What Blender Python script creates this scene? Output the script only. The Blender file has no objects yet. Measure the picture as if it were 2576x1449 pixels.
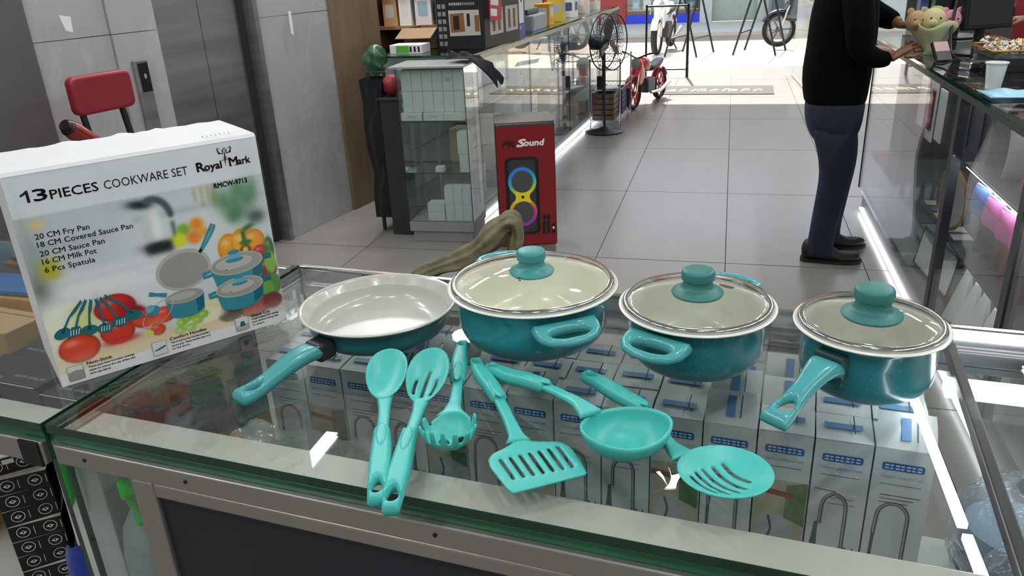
import bpy, bmesh, math, random
import numpy as np
from math import sin, cos, pi, radians as rad, sqrt, hypot, atan2
from mathutils import Vector as V, Matrix
from mathutils.geometry import delaunay_2d_cdt
C = bpy.context.scene.collection
S = bpy.context.scene
rnd = random.Random(7)

# ---------------------------------------------------------------- camera, world, sun, ceiling light, exposure
def cam_rot(p, r, y):
    B = Matrix(((1, 0, 0), (0, 0, -1), (0, 1, 0)))
    Rz = Matrix(((cos(y), sin(y), 0), (-sin(y), cos(y), 0), (0, 0, 1)))
    Rx = Matrix(((1, 0, 0), (0, cos(p), -sin(p)), (0, sin(p), cos(p))))
    Rr = Matrix(((cos(r), -sin(r), 0), (sin(r), cos(r), 0), (0, 0, 1)))
    return Rr @ Rx @ B @ Rz
R_ = cam_rot(rad(22.4745), rad(-2.8824), rad(15.868))
cd = bpy.data.cameras.new('camera'); cam = bpy.data.objects.new('camera', cd); C.objects.link(cam)
cd.sensor_width = 36; cd.lens = 1962.2 * 36 / 2576; cd.clip_start = 0.02; cd.clip_end = 200
cam.matrix_world = Matrix(((R_[0][0], -R_[1][0], -R_[2][0], 0), (R_[0][1], -R_[1][1], -R_[2][1], 0),
                           (R_[0][2], -R_[1][2], -R_[2][2], 1.45), (0, 0, 0, 1)))
S.camera = cam
S.view_settings.view_transform = 'Standard'; S.view_settings.look = 'None'
S.view_settings.exposure = 0.0; S.view_settings.gamma = 1.0; S.view_settings.use_curve_mapping = False
S.cycles.transparent_max_bounces = 40; S.cycles.max_bounces = 8; S.cycles.caustics_reflective = False; S.cycles.caustics_refractive = False
S.cycles.sample_clamp_indirect = 6
w = bpy.data.worlds.new('sky'); S.world = w; w.use_nodes = True
nt = w.node_tree; bg = nt.nodes['Background']
sky = nt.nodes.new('ShaderNodeTexSky'); sky.sky_type = 'NISHITA'; sky.sun_disc = False; sky.sun_elevation = rad(50); sky.sun_rotation = rad(10); sky.air_density = 1.5
nt.links.new(sky.outputs[0], bg.inputs[0]); bg.inputs[1].default_value = 0.42
sl = bpy.data.lights.new('sun', 'SUN'); sl.energy = 13; sl.angle = rad(0.6); sl.color = (1, 0.95, 0.86)
so = bpy.data.objects.new('sun', sl); C.objects.link(so)
so.rotation_euler = (V((0.16, -1.0, -1.12))).to_track_quat('-Z', 'Y').to_euler()
LIN_W, SPOT_W = 13.5, 6.5      # watts of each ceiling strip and downlight

# ---------------------------------------------------------------- materials
def srgb(c):
    if isinstance(c, str):
        c = [int(c[i:i + 2], 16) for i in (0, 2, 4)]
    return tuple(((v / 255) / 12.92 if v <= 10 else (((v / 255) + .055) / 1.055) ** 2.4) for v in c)
_m = {}
def mat(name, col, rough=.5, metal=0, vary=.06, scale=8, bump=0, bscale=40, coat=0, spec=.5, emit=0, stretch=None, sheen=0):
    if name in _m: return _m[name]
    m = bpy.data.materials.new(name); m.use_nodes = True; _m[name] = m
    nt = m.node_tree; b = nt.nodes['Principled BSDF']; c = srgb(col)
    b.inputs['Roughness'].default_value = rough; b.inputs['Metallic'].default_value = metal
    b.inputs['Coat Weight'].default_value = coat; b.inputs['Specular IOR Level'].default_value = spec
    b.inputs['Sheen Weight'].default_value = sheen
    tc = nt.nodes.new('ShaderNodeTexCoord'); mp = nt.nodes.new('ShaderNodeMapping'); nt.links.new(tc.outputs['Object'], mp.inputs[0])
    if stretch: mp.inputs['Scale'].default_value = stretch
    n = nt.nodes.new('ShaderNodeTexNoise'); n.inputs['Scale'].default_value = scale; n.inputs['Detail'].default_value = 4
    nt.links.new(mp.outputs[0], n.inputs['Vector'])
    r = nt.nodes.new('ShaderNodeValToRGB'); nt.links.new(n.outputs['Fac'], r.inputs[0])
    r.color_ramp.elements[0].position = .3; r.color_ramp.elements[1].position = .7
    r.color_ramp.elements[0].color = (*[v * (1 - vary) for v in c], 1); r.color_ramp.elements[1].color = (*[min(1, v * (1 + vary)) for v in c], 1)
    nt.links.new(r.outputs[0], b.inputs['Base Color'])
    if emit:
        b.inputs['Emission Color'].default_value = (*c, 1); b.inputs['Emission Strength'].default_value = emit
    if bump:
        n2 = nt.nodes.new('ShaderNodeTexNoise'); n2.inputs['Scale'].default_value = bscale; n2.inputs['Detail'].default_value = 5
        nt.links.new(mp.outputs[0], n2.inputs['Vector'])
        bp = nt.nodes.new('ShaderNodeBump'); bp.inputs['Strength'].default_value = bump; bp.inputs['Distance'].default_value = .01
        nt.links.new(n2.outputs['Fac'], bp.inputs['Height']); nt.links.new(bp.outputs[0], b.inputs['Normal'])
    return m
def marble(name, base, vein, scale=1.6, rough=.22):
    m = mat(name, base, rough, vary=.05, scale=2)
    nt = m.node_tree; b = nt.nodes['Principled BSDF']; r = nt.nodes['Color Ramp']; mp = nt.nodes['Mapping']
    mp.inputs['Rotation'].default_value = (.5, .4, .6); mp.inputs['Scale'].default_value = (1, 2.4, 1)
    n = nt.nodes.new('ShaderNodeTexNoise'); n.inputs['Scale'].default_value = scale; n.inputs['Detail'].default_value = 9; n.inputs['Distortion'].default_value = 1.6
    nt.links.new(mp.outputs[0], n.inputs['Vector'])
    r2 = nt.nodes.new('ShaderNodeValToRGB'); nt.links.new(n.outputs['Fac'], r2.inputs[0])
    e = r2.color_ramp.elements; e[0].position = .47; e[0].color = (0, 0, 0, 1); e[1].position = .5; e[1].color = (1, 1, 1, 1)
    e.new(.54).color = (0, 0, 0, 1)
    mx = nt.nodes.new('ShaderNodeMixRGB'); mx.inputs[2].default_value = (*srgb(vein), 1)
    ml = nt.nodes.new('ShaderNodeMath'); ml.operation = 'MULTIPLY'; ml.inputs[1].default_value = .22
    nt.links.new(r2.outputs[0], ml.inputs[0]); nt.links.new(ml.outputs[0], mx.inputs[0]); nt.links.new(r.outputs[0], mx.inputs[1]); nt.links.new(mx.outputs[0], b.inputs['Base Color'])
    return m
def wood(name, c1, c2):
    m = mat(name, c1, .5, vary=.04, scale=3, stretch=(6, 6, .7))
    nt = m.node_tree; r = nt.nodes['Color Ramp']; r.color_ramp.elements[0].color = (*srgb(c1), 1); r.color_ramp.elements[1].color = (*srgb(c2), 1)
    return m
def glass(name, tint, rough=.0, ior=1.5, opacity=0.0, pcol=None, wrinkle=0, wscale=30, gl=1.0):
    """thin clear pane: light passes straight through (tinted), the surface reflects by Fresnel"""
    m = bpy.data.materials.new(name); m.use_nodes = True; nt = m.node_tree; nt.nodes.clear()
    o = nt.nodes.new('ShaderNodeOutputMaterial'); t = nt.nodes.new('ShaderNodeBsdfTransparent'); g = nt.nodes.new('ShaderNodeBsdfGlossy')
    f = nt.nodes.new('ShaderNodeFresnel'); mx = nt.nodes.new('ShaderNodeMixShader')
    t.inputs[0].default_value = (*srgb(tint), 1); g.inputs['Roughness'].default_value = rough; pass
    ge = nt.nodes.new('ShaderNodeNewGeometry'); mi = nt.nodes.new('ShaderNodeMath'); mi.operation = 'MULTIPLY_ADD'; mi.inputs[1].default_value = 1 / ior - ior; mi.inputs[2].default_value = ior   # same reflectance on both faces
    nt.links.new(ge.outputs['Backfacing'], mi.inputs[0]); nt.links.new(mi.outputs[0], f.inputs[0])
    g.inputs[0].default_value = (gl, gl, gl, 1)
    nt.links.new(f.outputs[0], mx.inputs[0]); nt.links.new(t.outputs[0], mx.inputs[1]); nt.links.new(g.outputs[0], mx.inputs[2])
    last = mx
    if opacity:
        d = nt.nodes.new('ShaderNodeBsdfDiffuse'); d.inputs[0].default_value = (*srgb(pcol or tint), 1)
        m2 = nt.nodes.new('ShaderNodeMixShader'); m2.inputs[0].default_value = opacity
        nt.links.new(mx.outputs[0], m2.inputs[1]); nt.links.new(d.outputs[0], m2.inputs[2]); last = m2
    if wrinkle:
        tc = nt.nodes.new('ShaderNodeTexCoord'); n = nt.nodes.new('ShaderNodeTexNoise'); n.inputs['Scale'].default_value = wscale; n.inputs['Detail'].default_value = 3; n.inputs['Distortion'].default_value = 1
        nt.links.new(tc.outputs['Object'], n.inputs['Vector']); bp = nt.nodes.new('ShaderNodeBump'); bp.inputs['Strength'].default_value = wrinkle; bp.inputs['Distance'].default_value = .02
        nt.links.new(n.outputs['Fac'], bp.inputs['Height']); nt.links.new(bp.outputs[0], g.inputs['Normal']); nt.links.new(bp.outputs[0], f.inputs['Normal'])
    nt.links.new(last.outputs[0], o.inputs[0]); return m
def colmat(name, rough=.35):
    m = bpy.data.materials.new(name); m.use_nodes = True; nt = m.node_tree; b = nt.nodes['Principled BSDF']
    a = nt.nodes.new('ShaderNodeVertexColor'); a.layer_name = 'Col'; nt.links.new(a.outputs[0], b.inputs['Base Color']); b.inputs['Roughness'].default_value = rough
    return m
def speckled(name, col, rough, amount):
    m = mat(name, col, rough, vary=.05, coat=.4); nt = m.node_tree; b = nt.nodes['Principled BSDF']; r = nt.nodes['Color Ramp']; mp = nt.nodes['Mapping']
    v = nt.nodes.new('ShaderNodeTexVoronoi'); v.inputs['Scale'].default_value = 300; nt.links.new(mp.outputs[0], v.inputs['Vector'])
    l = nt.nodes.new('ShaderNodeMath'); l.operation = 'LESS_THAN'; l.inputs[1].default_value = .11; nt.links.new(v.outputs['Distance'], l.inputs[0])
    s = nt.nodes.new('ShaderNodeSeparateColor'); nt.links.new(v.outputs['Color'], s.inputs[0])
    g = nt.nodes.new('ShaderNodeMath'); g.operation = 'LESS_THAN'; g.inputs[1].default_value = amount; nt.links.new(s.outputs[0], g.inputs[0])
    k = nt.nodes.new('ShaderNodeMath'); k.operation = 'MULTIPLY'; nt.links.new(l.outputs[0], k.inputs[0]); nt.links.new(g.outputs[0], k.inputs[1])
    mx = nt.nodes.new('ShaderNodeMixRGB'); mx.inputs[2].default_value = (*srgb('C8D8D4'), 1)
    nt.links.new(k.outputs[0], mx.inputs[0]); nt.links.new(r.outputs[0], mx.inputs[1]); nt.links.new(mx.outputs[0], b.inputs['Base Color']); return m

# ---------------------------------------------------------------- mesh building
def tm(body):
    c = bpy.data.curves.new('t', 'FONT'); c.body = body; c.size = 1; c.resolution_u = 2; c.align_x = 'LEFT'
    o = bpy.data.objects.new('t', c); me = o.to_mesh()
    vs = [v.co.copy() for v in me.vertices]; fs = [tuple(p.vertices) for p in me.polygons]
    o.to_mesh_clear(); bpy.data.objects.remove(o); bpy.data.curves.remove(c)
    return vs, fs
_t = {}
class MB:
    def __init__(s, M=None): s.v = []; s.f = []; s.i = []; s.M = M or Matrix.Identity(4)
    def add(s, vs, fs, m=0):
        o = len(s.v); s.v += [s.M @ V(p) for p in vs]; s.f += [tuple(o + k for k in f) for f in fs]; s.i += [m] * len(fs); return s
    def box(s, x0, y0, z0, x1, y1, z1, m=0, T=None):
        vs = [V((x, y, z)) for z in (z0, z1) for y in (y0, y1) for x in (x0, x1)]
        if T: vs = [T @ p for p in vs]
        return s.add(vs, [(0, 2, 3, 1), (4, 5, 7, 6), (0, 1, 5, 4), (2, 6, 7, 3), (0, 4, 6, 2), (1, 3, 7, 5)], m)
    def lathe(s, prof, n=48, c=(0, 0, 0), m=0, T=None):
        vs = []; fs = []
        for r, z in prof:
            for k in range(n):
                a = 2 * pi * k / n; p = V((c[0] + r * cos(a), c[1] + r * sin(a), c[2] + z)); vs.append(T @ p if T else p)
        for j in range(len(prof) - 1):
            for k in range(n):
                a, b = j * n + k, j * n + (k + 1) % n; fs.append((a, b, b + n, a + n))
        return s.add(vs, fs, m)
    def tube(s, pts, r, n=8, m=0, flat=1.0, closed=False):
        pts = [V(p) for p in pts]; vs = []; fs = []; up = None
        for i, p in enumerate(pts):
            a = pts[(i - 1) % len(pts)] if (i or closed) else pts[0]; b = pts[(i + 1) % len(pts)] if (i < len(pts) - 1 or closed) else pts[-1]
            t = (b - a).normalized(); q = up if up and abs(up.dot(t)) < .98 else (V((0, 0, 1)) if abs(t.z) < .9 else V((0, 1, 0)))
            sd = t.cross(q).normalized(); u = sd.cross(t).normalized(); up = u; rr = r[i] if isinstance(r, (list, tuple)) else r
            for k in range(n):
                an = 2 * pi * k / n; vs.append(p + sd * cos(an) * rr + u * sin(an) * rr * flat)
        L = len(pts)
        for i in range(L if closed else L - 1):
            for k in range(n):
                a, b = i * n + k, i * n + (k + 1) % n; c, d = ((i + 1) % L) * n + (k + 1) % n, ((i + 1) % L) * n + k; fs.append((a, b, c, d))
        if not closed: fs += [tuple(range(n))[::-1], tuple((L - 1) * n + k for k in range(n))]
        return s.add(vs, fs, m)
    def prism(s, poly, z0, z1, m=0):
        n = len(poly); vs = [(x, y, z) for z in (z0, z1) for x, y in poly]
        return s.add(vs, [tuple(range(n))[::-1], tuple(range(n, 2 * n))] + [(k, (k + 1) % n, n + (k + 1) % n, n + k) for k in range(n)], m)
    def flat(s, poly, z=0, m=0):
        return s.add([(x, y, z) for x, y in poly], [tuple(range(len(poly)))], m)
    def ell(s, x, y, a, b, z=0, m=0, n=32, ang=0, a0=0, a1=2 * pi, ri=0):
        ca, sa = cos(ang), sin(ang); f = lambda t, k: (x + a * k * cos(t) * ca - b * k * sin(t) * sa, y + a * k * cos(t) * sa + b * k * sin(t) * ca)
        full = abs(a1 - a0) > 6.28; N = n if full else n + 1; ts = [a0 + (a1 - a0) * k / n for k in range(N)]
        if not ri: return s.flat([f(t, 1) for t in ts] + ([] if full else [(x, y)] if abs(a1 - a0) < 3 else []), z, m)
        vs = [(*f(t, 1), z) for t in ts] + [(*f(t, ri), z) for t in ts]
        return s.add(vs, [(k, (k + 1) % N, N + (k + 1) % N, N + k) for k in range(N if full else N - 1)], m)
    def line(s, pts, w, z=0, m=0):
        vs = []; fs = []
        for i, p in enumerate(pts):
            a = V(pts[max(0, i - 1)]).to_2d(); b = V(pts[min(len(pts) - 1, i + 1)]).to_2d(); t = (b - a).normalized(); ww = (w[i] if isinstance(w, (list, tuple)) else w) / 2
            vs += [(p[0] + t.y * ww, p[1] - t.x * ww, z), (p[0] - t.y * ww, p[1] + t.x * ww, z)]
        for i in range(len(pts) - 1): fs.append((2 * i, 2 * i + 2, 2 * i + 3, 2 * i + 1))
        return s.add(vs, fs, m)
    def text(s, body, x, y, size, z=0, m=0, width=None, ang=0, shear=0, bold=0, align='L'):
        if body not in _t: _t[body] = tm(body)
        vs, fs = _t[body]
        if not vs: return s
        x0, x1 = min(p.x for p in vs), max(p.x for p in vs); sx = size if width is None else width / (x1 - x0)
        off = {'L': 0, 'C': (x1 - x0) * sx / 2, 'R': (x1 - x0) * sx}[align]; ca, sa = cos(ang), sin(ang)
        for dx, dy in ([(0, 0)] if not bold else [(0, 0), (bold, 0), (0, bold), (bold, bold), (-bold, 0), (0, -bold)]):
            q = []
            for p in vs:
                a, b = (p.x - x0 + shear * p.y) * sx - off + dx, p.y * size + dy; q.append((x + a * ca - b * sa, y + a * sa + b * ca, z))
            z += 2e-6; s.add(q, fs, m)
        return s
    def plate(s, outl, holes, zc, H, step, mapf=None, m=0, rr=None, mind=2e-4, tilt=None):
        """rounded solid slab from a plan outline with holes: CDT top and bottom; zc(x,y) mid height, H(x,y) half thickness"""
        rr = rr or step * 2
        loops = [list(outl)] + [list(h) for h in holes]
        def dens(L):
            o = []
            for i, a in enumerate(L):
                b = L[(i + 1) % len(L)]; k = max(1, int(hypot(b[0] - a[0], b[1] - a[1]) / step)); o += [(a[0] + (b[0] - a[0]) * j / k, a[1] + (b[1] - a[1]) * j / k) for j in range(k)]
            return o
        loops = [dens(L) for L in loops]; segs = []
        for L in loops: segs += [(L[i], L[(i + 1) % len(L)]) for i in range(len(L))]
        A = np.array([q[0] for q in segs]); B = np.array([q[1] for q in segs]); D = B - A; LL = (D ** 2).sum(1) + 1e-18
        def dist(P):
            P = np.asarray(P, float); out = np.empty(len(P))
            for k in range(0, len(P), 400):
                p = P[k:k + 400, None, :]; t = np.clip(((p - A) * D).sum(2) / LL, 0, 1)[..., None]; out[k:k + 400] = np.sqrt((((A + t * D) - p) ** 2).sum(2)).min(1)
            return out
        def ins(P):
            P = np.asarray(P, float); x, y = P[:, None, 0], P[:, None, 1]; y0, y1 = A[None, :, 1], B[None, :, 1]; c = (y0 > y) != (y1 > y)
            xi = A[None, :, 0] + (y - y0) / np.where(y1 == y0, 1e-12, y1 - y0) * D[None, :, 0]; return ((c & (x < xi)).sum(1) % 2) == 1
        pts = []; ed = []
        for L in loops:
            o = len(pts); pts += L; ed += [(o + i, o + (i + 1) % len(L)) for i in range(len(L))]
        cand = []
        for L in loops:
            for i, p in enumerate(L):
                a, b = L[i - 1], L[(i + 1) % len(L)]; tx, ty = b[0] - a[0], b[1] - a[1]; l = hypot(tx, ty) + 1e-12
                for q in (rr * .12, rr * .45):
                    for sg in (1, -1): cand.append((p[0] - ty / l * q * sg, p[1] + tx / l * q * sg, q))
        cp = np.array(cand); k = ins(cp[:, :2]) & (dist(cp[:, :2]) > cp[:, 2] * .8); pts += [tuple(p) for p in cp[k][:, :2]]
        mn = A.min(0); mx = A.max(0)
        gx, gy = np.meshgrid(np.arange(mn[0], mx[0], step), np.arange(mn[1], mx[1], step)); g = np.stack([gx.ravel() + 1e-5, gy.ravel() + 1e-5], 1)
        g = g[ins(g)]; g = g[dist(g) > max(rr * .6, step * .4)]; pts += [tuple(p) for p in g]
        vo, eo, fo, *_ = delaunay_2d_cdt([V(p) for p in pts], ed, [], 0, 1e-7)
        vv = np.array([(p.x, p.y) for p in vo]); cen = np.array([vv[list(f)].mean(0) for f in fo]); ok = ins(cen)
        fs = [tuple(f) for f, o_ in zip(fo, ok) if o_]; d = dist(vv); n = len(vv); top = []; bot = []
        for (x, y), dd in zip(vv, d):
            q = min(dd / rr, 1); h = max(H(x, y) * sqrt(max(0, 1 - (1 - q) ** 2)), mind); z = zc(x, y); top.append((x, y, z + h)); bot.append((x, y, z - h))
        if mapf: top = [mapf(*p) for p in top]; bot = [mapf(*p) for p in bot]
        cnt = {}
        for f in fs:
            for a, b in zip(f, f[1:] + f[:1]): cnt[(a, b)] = 1
        side = [(a, n + a, n + b, b) for (a, b) in cnt if (b, a) not in cnt]
        return s.add(top + bot, fs + [tuple(n + k for k in f[::-1]) for f in fs] + side, m)
    def build(s, name, mats, parent=None, smooth=None, bevel=0, seg=2, sub=0, loc=None):
        me = bpy.data.meshes.new(name); me.from_pydata([tuple(p) for p in s.v], [], s.f); mats = mats if isinstance(mats, (list, tuple)) else [mats]
        for m in mats: me.materials.append(m)
        if len(mats) > 1: me.polygons.foreach_set('material_index', s.i)
        if smooth is not None:
            me.polygons.foreach_set('use_smooth', [True] * len(me.polygons)); me.update(); me.set_sharp_from_angle(angle=rad(smooth))
        o = bpy.data.objects.new(name, me); C.objects.link(o)
        if parent: o.parent = parent
        if loc: o.location = loc
        if sub: md = o.modifiers.new('s', 'SUBSURF'); md.levels = md.render_levels = sub
        if bevel: md = o.modifiers.new('b', 'BEVEL'); md.width = bevel; md.segments = seg; md.limit_method = 'ANGLE'; md.angle_limit = rad(40)
        return o
def tag(o, label, cat, group=None):
    o['label'] = label; o['category'] = cat
    if group: o['group'] = group
    return o
def thing(name, label, cat, loc=(0, 0, 0), rz=0, group=None):
    o = bpy.data.objects.new(name, None); C.objects.link(o); o.empty_display_size = .05; o.location = loc; o.rotation_euler = (0, 0, rz); return tag(o, label, cat, group)
def struct(o): o['kind'] = 'structure'; return o
def sempty(name, loc=(0, 0, 0), rz=0):
    o = bpy.data.objects.new(name, None); C.objects.link(o); o.location = loc; o.rotation_euler = (0, 0, rz); o['kind'] = 'structure'; return o
def dup(src, loc=None, rz=None, label=None):
    kids = list(src.children); r = src.copy(); C.objects.link(r)
    if loc: r.location = loc
    if rz is not None: r.rotation_euler = (0, 0, rz)
    if label: r['label'] = label
    for ch in kids:
        c = ch.copy(); C.objects.link(c); c.parent = r
        for g in list(ch.children):
            d = g.copy(); C.objects.link(d); d.parent = c
    return r
def plane(origin, right, up):
    """matrix of a print plane: x right, y up, z out of the face"""
    r, u = V(right).normalized(), V(up).normalized(); n = r.cross(u)
    return Matrix(((r.x, u.x, n.x, origin[0]), (r.y, u.y, n.y, origin[1]), (r.z, u.z, n.z, origin[2]), (0, 0, 0, 1)))
def spl(ps, n=8, closed=False):
    """Catmull-Rom through points"""
    L = len(ps); o = []
    for i in range(L if closed else L - 1):
        g = lambda k: V(ps[k % L]) if closed else V(ps[min(max(k, 0), L - 1)])
        a, b, c, d = g(i - 1), g(i), g(i + 1), g(i + 2)
        for k in range(n):
            t = k / n; o.append(.5 * ((2 * b) + (c - a) * t + (2 * a - 5 * b + 4 * c - d) * t * t + (3 * b - a - 3 * c + d) * t ** 3))
    if not closed: o.append(V(ps[-1]))
    return o
def rrect(x0, y0, x1, y1, r, n=5):
    o = []
    for cx, cy, a in ((x1 - r, y1 - r, 0), (x0 + r, y1 - r, pi / 2), (x0 + r, y0 + r, pi), (x1 - r, y0 + r, 1.5 * pi)):
        o += [(cx + r * cos(a + pi / 2 * k / n), cy + r * sin(a + pi / 2 * k / n)) for k in range(n + 1)]
    return o
ORD = ['first', 'second', 'third', 'fourth', 'fifth', 'sixth', 'seventh', 'eighth', 'ninth', 'tenth', 'eleventh', 'twelfth', 'thirteenth', 'fourteenth', 'fifteenth', 'sixteenth']
WHITE = mat('white_card', 'E4E6E4', .45, bump=.05); BLACK = mat('black_plastic', '0C0C0E', .4); INK = mat('black_ink', '101014', .5); CHROME = mat('chrome', 'D8D8D8', .12, 1); STEEL = mat('brushed_steel', 'A8A6A8', .36, .9, vary=.22, scale=3, stretch=(.3, .3, 5), bump=.02, bscale=8)  # STEEL: wide horizontal colour bands paint in stretched reflections
ALU = mat('satin_aluminium', 'B4B0AA', .38, .85); GLASS = glass('clear_glass', 'F9FBFA', 0, 1.5); GEDGE = mat('green_glass_edge', '073A26', .08, vary=.3, scale=14, coat=.4)
GSTRIP = mat('green_glass_strip', '0C6A44', .1, vary=.35, scale=9, coat=.4); SMOKE = glass('smoky_glass', 'C8CCD0', .0, 1.7)
DGREY = mat('dark_grey_metal', '3A3B3E', .4, .3); LED = mat('led_light', 'F4F8FF', .5, emit=22); FLED = mat('floor_led_light', 'F4F8FF', .5, emit=9); CREAM = mat('cream_enamel', 'EEEEE2', .22, vary=.03, coat=.3); GREY = mat('grey_laminate', '8C8C8C', .45)
# ================================================================ the setting
TILE = mat('porcelain_tile', '87837E', .28, vary=.05, scale=3, spec=.4); GROUT = mat('grout', '66625E', .8)
fl = sempty('floor')
MB().box(-4.2, -3, -.1, 4.6, 10.7, -.008).build('slab', GROUT, fl)
tl = MB().box(0, 0, -.008, .656, 1.29, 0).build('tile', TILE, fl); tile_me = tl.data
C.objects.unlink(tl); bpy.data.objects.remove(tl)
for i in range(-6, 6):
    for j in range(-5, 6):
        o = bpy.data.objects.new('tile', tile_me); C.objects.link(o); o.parent = fl; o.location = (.04 + .66 * i, 3.852 + 1.297 * j - 1.297 * 0, rnd.uniform(-.0003, .0003))
        if o.location.y > 10.4: o.scale.y = .2
PAVE = mat('street_paving', 'D8CDB4', .75, vary=.05, scale=2); ROAD = mat('road', 'A8927A', .9, vary=.1, scale=1.2); KERB = mat('kerb', 'D6CAB0', .8)
pv = sempty('floor_street'); MB().box(-9, 10.7, -.1, 9, 13.55, -.012).build('slab', mat('paving_joint', 'A89C86', .9), pv)
pm = MB().box(0, 0, -.012, 1.19, .935, -.004).build('paving_stone', PAVE, pv); pme = pm.data; bpy.data.objects.remove(pm)
for i in range(-5, 5):
    for j in range(3):
        o = bpy.data.objects.new('paving_stone', pme); C.objects.link(o); o.parent = pv; o.location = (-.2 + 1.2 * i, 10.72 + .945 * j, 0)
struct(MB().box(-20, 13.55, -.2, 20, 16.9, -.05).build('floor_road', ROAD)); struct(MB().box(-20, 16.9, -.2, 20, 19.6, .02).build('floor_far_pavement', KERB))
CEIL = mat('white_ceiling', 'E8E8E6', .8); WALLW = mat('pale_wall', 'CFCFCC', .7)
struct(MB().box(-4.2, -3, 3.05, 4.6, 10.75, 3.15).build('ceiling', CEIL))
struct(MB().box(-4.2, -3.1, 0, 4.6, -3, 3.05).build('wall_back', WALLW)); struct(MB().box(4.6, -3, 0, 4.7, 10.75, 3.05).build('wall_right', WALLW)); struct(MB().box(-4.3, -3, 0, -4.2, 10.75, 3.05).build('wall_far_left', WALLW))
fw = MB(); fw.box(-4.2, 10.7, 2.62, 4.6, 10.9, 3.05); fw.box(-4.2, 10.7, 0, -1.75, 10.9, 2.62); fw.box(2.6, 10.7, 0, 4.6, 10.9, 2.62); struct(fw.build('wall_front', WALLW))
# elevator wall: frame W runs along the wall, x into the room
W0 = (-2.46, 3.92, 0); WA = -atan2(.1726, .985)
MAR = marble('grey_marble', 'A9A9A8', 'CCCBC8', 1.1); GREYP = mat('grey_paint', '595756', .55)
wl = sempty('wall_left', W0, WA)
def panel(y0, y1, z0, z1, x=0, m=MAR): MB().box(x - .05, y0 + .0015, z0 + .0015, x, y1 - .0015, z1 - .0015).build('marble_panel', m, wl)
for z0, z1 in ((0, 1.25), (1.25, 2.5), (2.5, 3.05)):
    panel(.0, .62, z0, z1); panel(-1.3, -.93, z0, z1); panel(-.93, -.68, z0, z1, .012)
gp = MB().box(-.06, -3.6, 0, .012, -1.3, 3.05).build('painted_panel', GREYP, wl)
MB().box(-.28, -.9, 0, -.22, .1, 3.05).build('shaft_wall', GREYP, wl)
MB().box(-.22, -.75, 2.12, .0, .03, 3.05).build('lintel', MAR, wl)
d1 = sempty('door_1', W0, WA)
MB().box(-.10, -.70, .01, -.07, -.335, 2.1).build('door_leaf', STEEL, d1); MB().box(-.10, -.331, .01, -.07, -.02, 2.1).build('door_leaf', STEEL, d1)
MB().box(-.22, -.03, 0, .014, .0, 2.13).box(-.22, -.07, 0, -.055, -.022, 2.13, 1).box(-.22, -.7, 2.1, .012, .0, 2.14).build('door_frame', [STEEL, DGREY], d1)
WOODM = wood('oak_veneer', '6C5B46', '826F58')
wd = sempty('trim_1', W0, WA); MB().box(-.3, .62, 0, .02, 1.12, 3.05).build('wood_panel', WOODM, wd)
# fixtures on the marble
t = thing('call_panel', 'slim steel lift call panel with black screen on the marble beside the lift', 'panel', W0, WA)
MB().box(.012, -.865, .8, .03, -.79, 1.13).build('plate', STEEL, t, bevel=.003); MB().box(.03, -.848, .99, .033, -.795, 1.118).build('screen', BLACK, t); MB().ell(0, 0, .008, .012, 0, n=16).build('button', CHROME, t).matrix_local = plane((.0335, -.82, 1.06), (0, 1, 0), (0, 0, 1))
t = thing('notice_plate', 'small brass framed notice high on the marble beside the lift', 'notice', W0, WA)
MB().box(.012, -.9, 1.42, .02, -.82, 1.56).build('frame', mat('brass_frame', '8A7458', .4, .6), t); MB().box(.02, -.886, 1.44, .022, -.835, 1.55).build('card', WHITE, t)
o = MB().prism([(0, 0), (.05, -.01), (.045, -.07), (.015, -.06)], 0, .0012).build('paper_scrap', WHITE); o.matrix_world = plane((-2.585, 2.71, 1.35), (.1726, .985, 0), (0, 0, 1)); tag(o, 'torn white paper scrap stuck on the grey marble', 'paper')
o = MB().prism([(0, 0), (.022, 0), (.022, -.13), (0, -.12)], 0, .0012).build('paper_scrap', WHITE); o.matrix_world = plane((-2.395, 4.14, 1.27), (.1726, .985, 0), (0, 0, 1)); tag(o, 'narrow white sticker strip on the marble right of the lift', 'paper')
# ceiling lights: strips and downlights
def area(parent, sx, sy, e, loc, shape='RECTANGLE', col=(.97, .99, 1)):
    l = bpy.data.lights.new('lamp', 'AREA'); l.shape = shape; l.size = sx; l.size_y = sy; l.energy = e; l.color = col
    o = bpy.data.objects.new('lamp', l); C.objects.link(o); o.location = loc; o.parent = parent; return o
DIFF = mat('lamp_diffuser', 'FFFFFF', .5, emit=6)
k = 0
for X in (-2.1, 1.9):
    for j in range(8):
        y = -1.6 + 1.5 * j; t = thing('strip_light', 'white ceiling strip light, %s from the back wall in the %s row' % (ORD[j], 'left' if X < 0 else 'right'), 'light', (X, y, 3.0), 0, 'ceiling strip lights')
        MB().box(-.05, -.55, .005, .05, .55, .05).build('housing', WHITE, t); MB().box(-.035, -.53, 0, .035, .53, .005).build('diffuser', DIFF, t); area(t, .07, 1.06, LIN_W * (1.1 if y < 4 else 1.25), (0, 0, -.003))
for k, (X, y) in enumerate(((-.65, -.5), (.25, -.5), (-.19, 3.4), (.25, 1.2), (-2.0, 2.6), (-1.75, 4.85), (2.4, 2.5), (-2.2, 6.5), (2.4, 6))):
    t = thing('downlight', 'round white ceiling downlight, %s of nine counted from the back wall' % ORD[k], 'light', (X, y, 3.03), 0, 'ceiling downlights')
    MB().lathe([(.12, .02), (.12, -.004), (.1, -.006), (.1, .01)], 24).build('ring', WHITE, t, 40); MB().lathe([(.1, .0), (.0001, .0)], 24).build('diffuser', DIFF, t); area(t, .18, .18, SPOT_W * (3 if X == -1.75 else 1), (0, 0, -.008), 'DISK')
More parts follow.
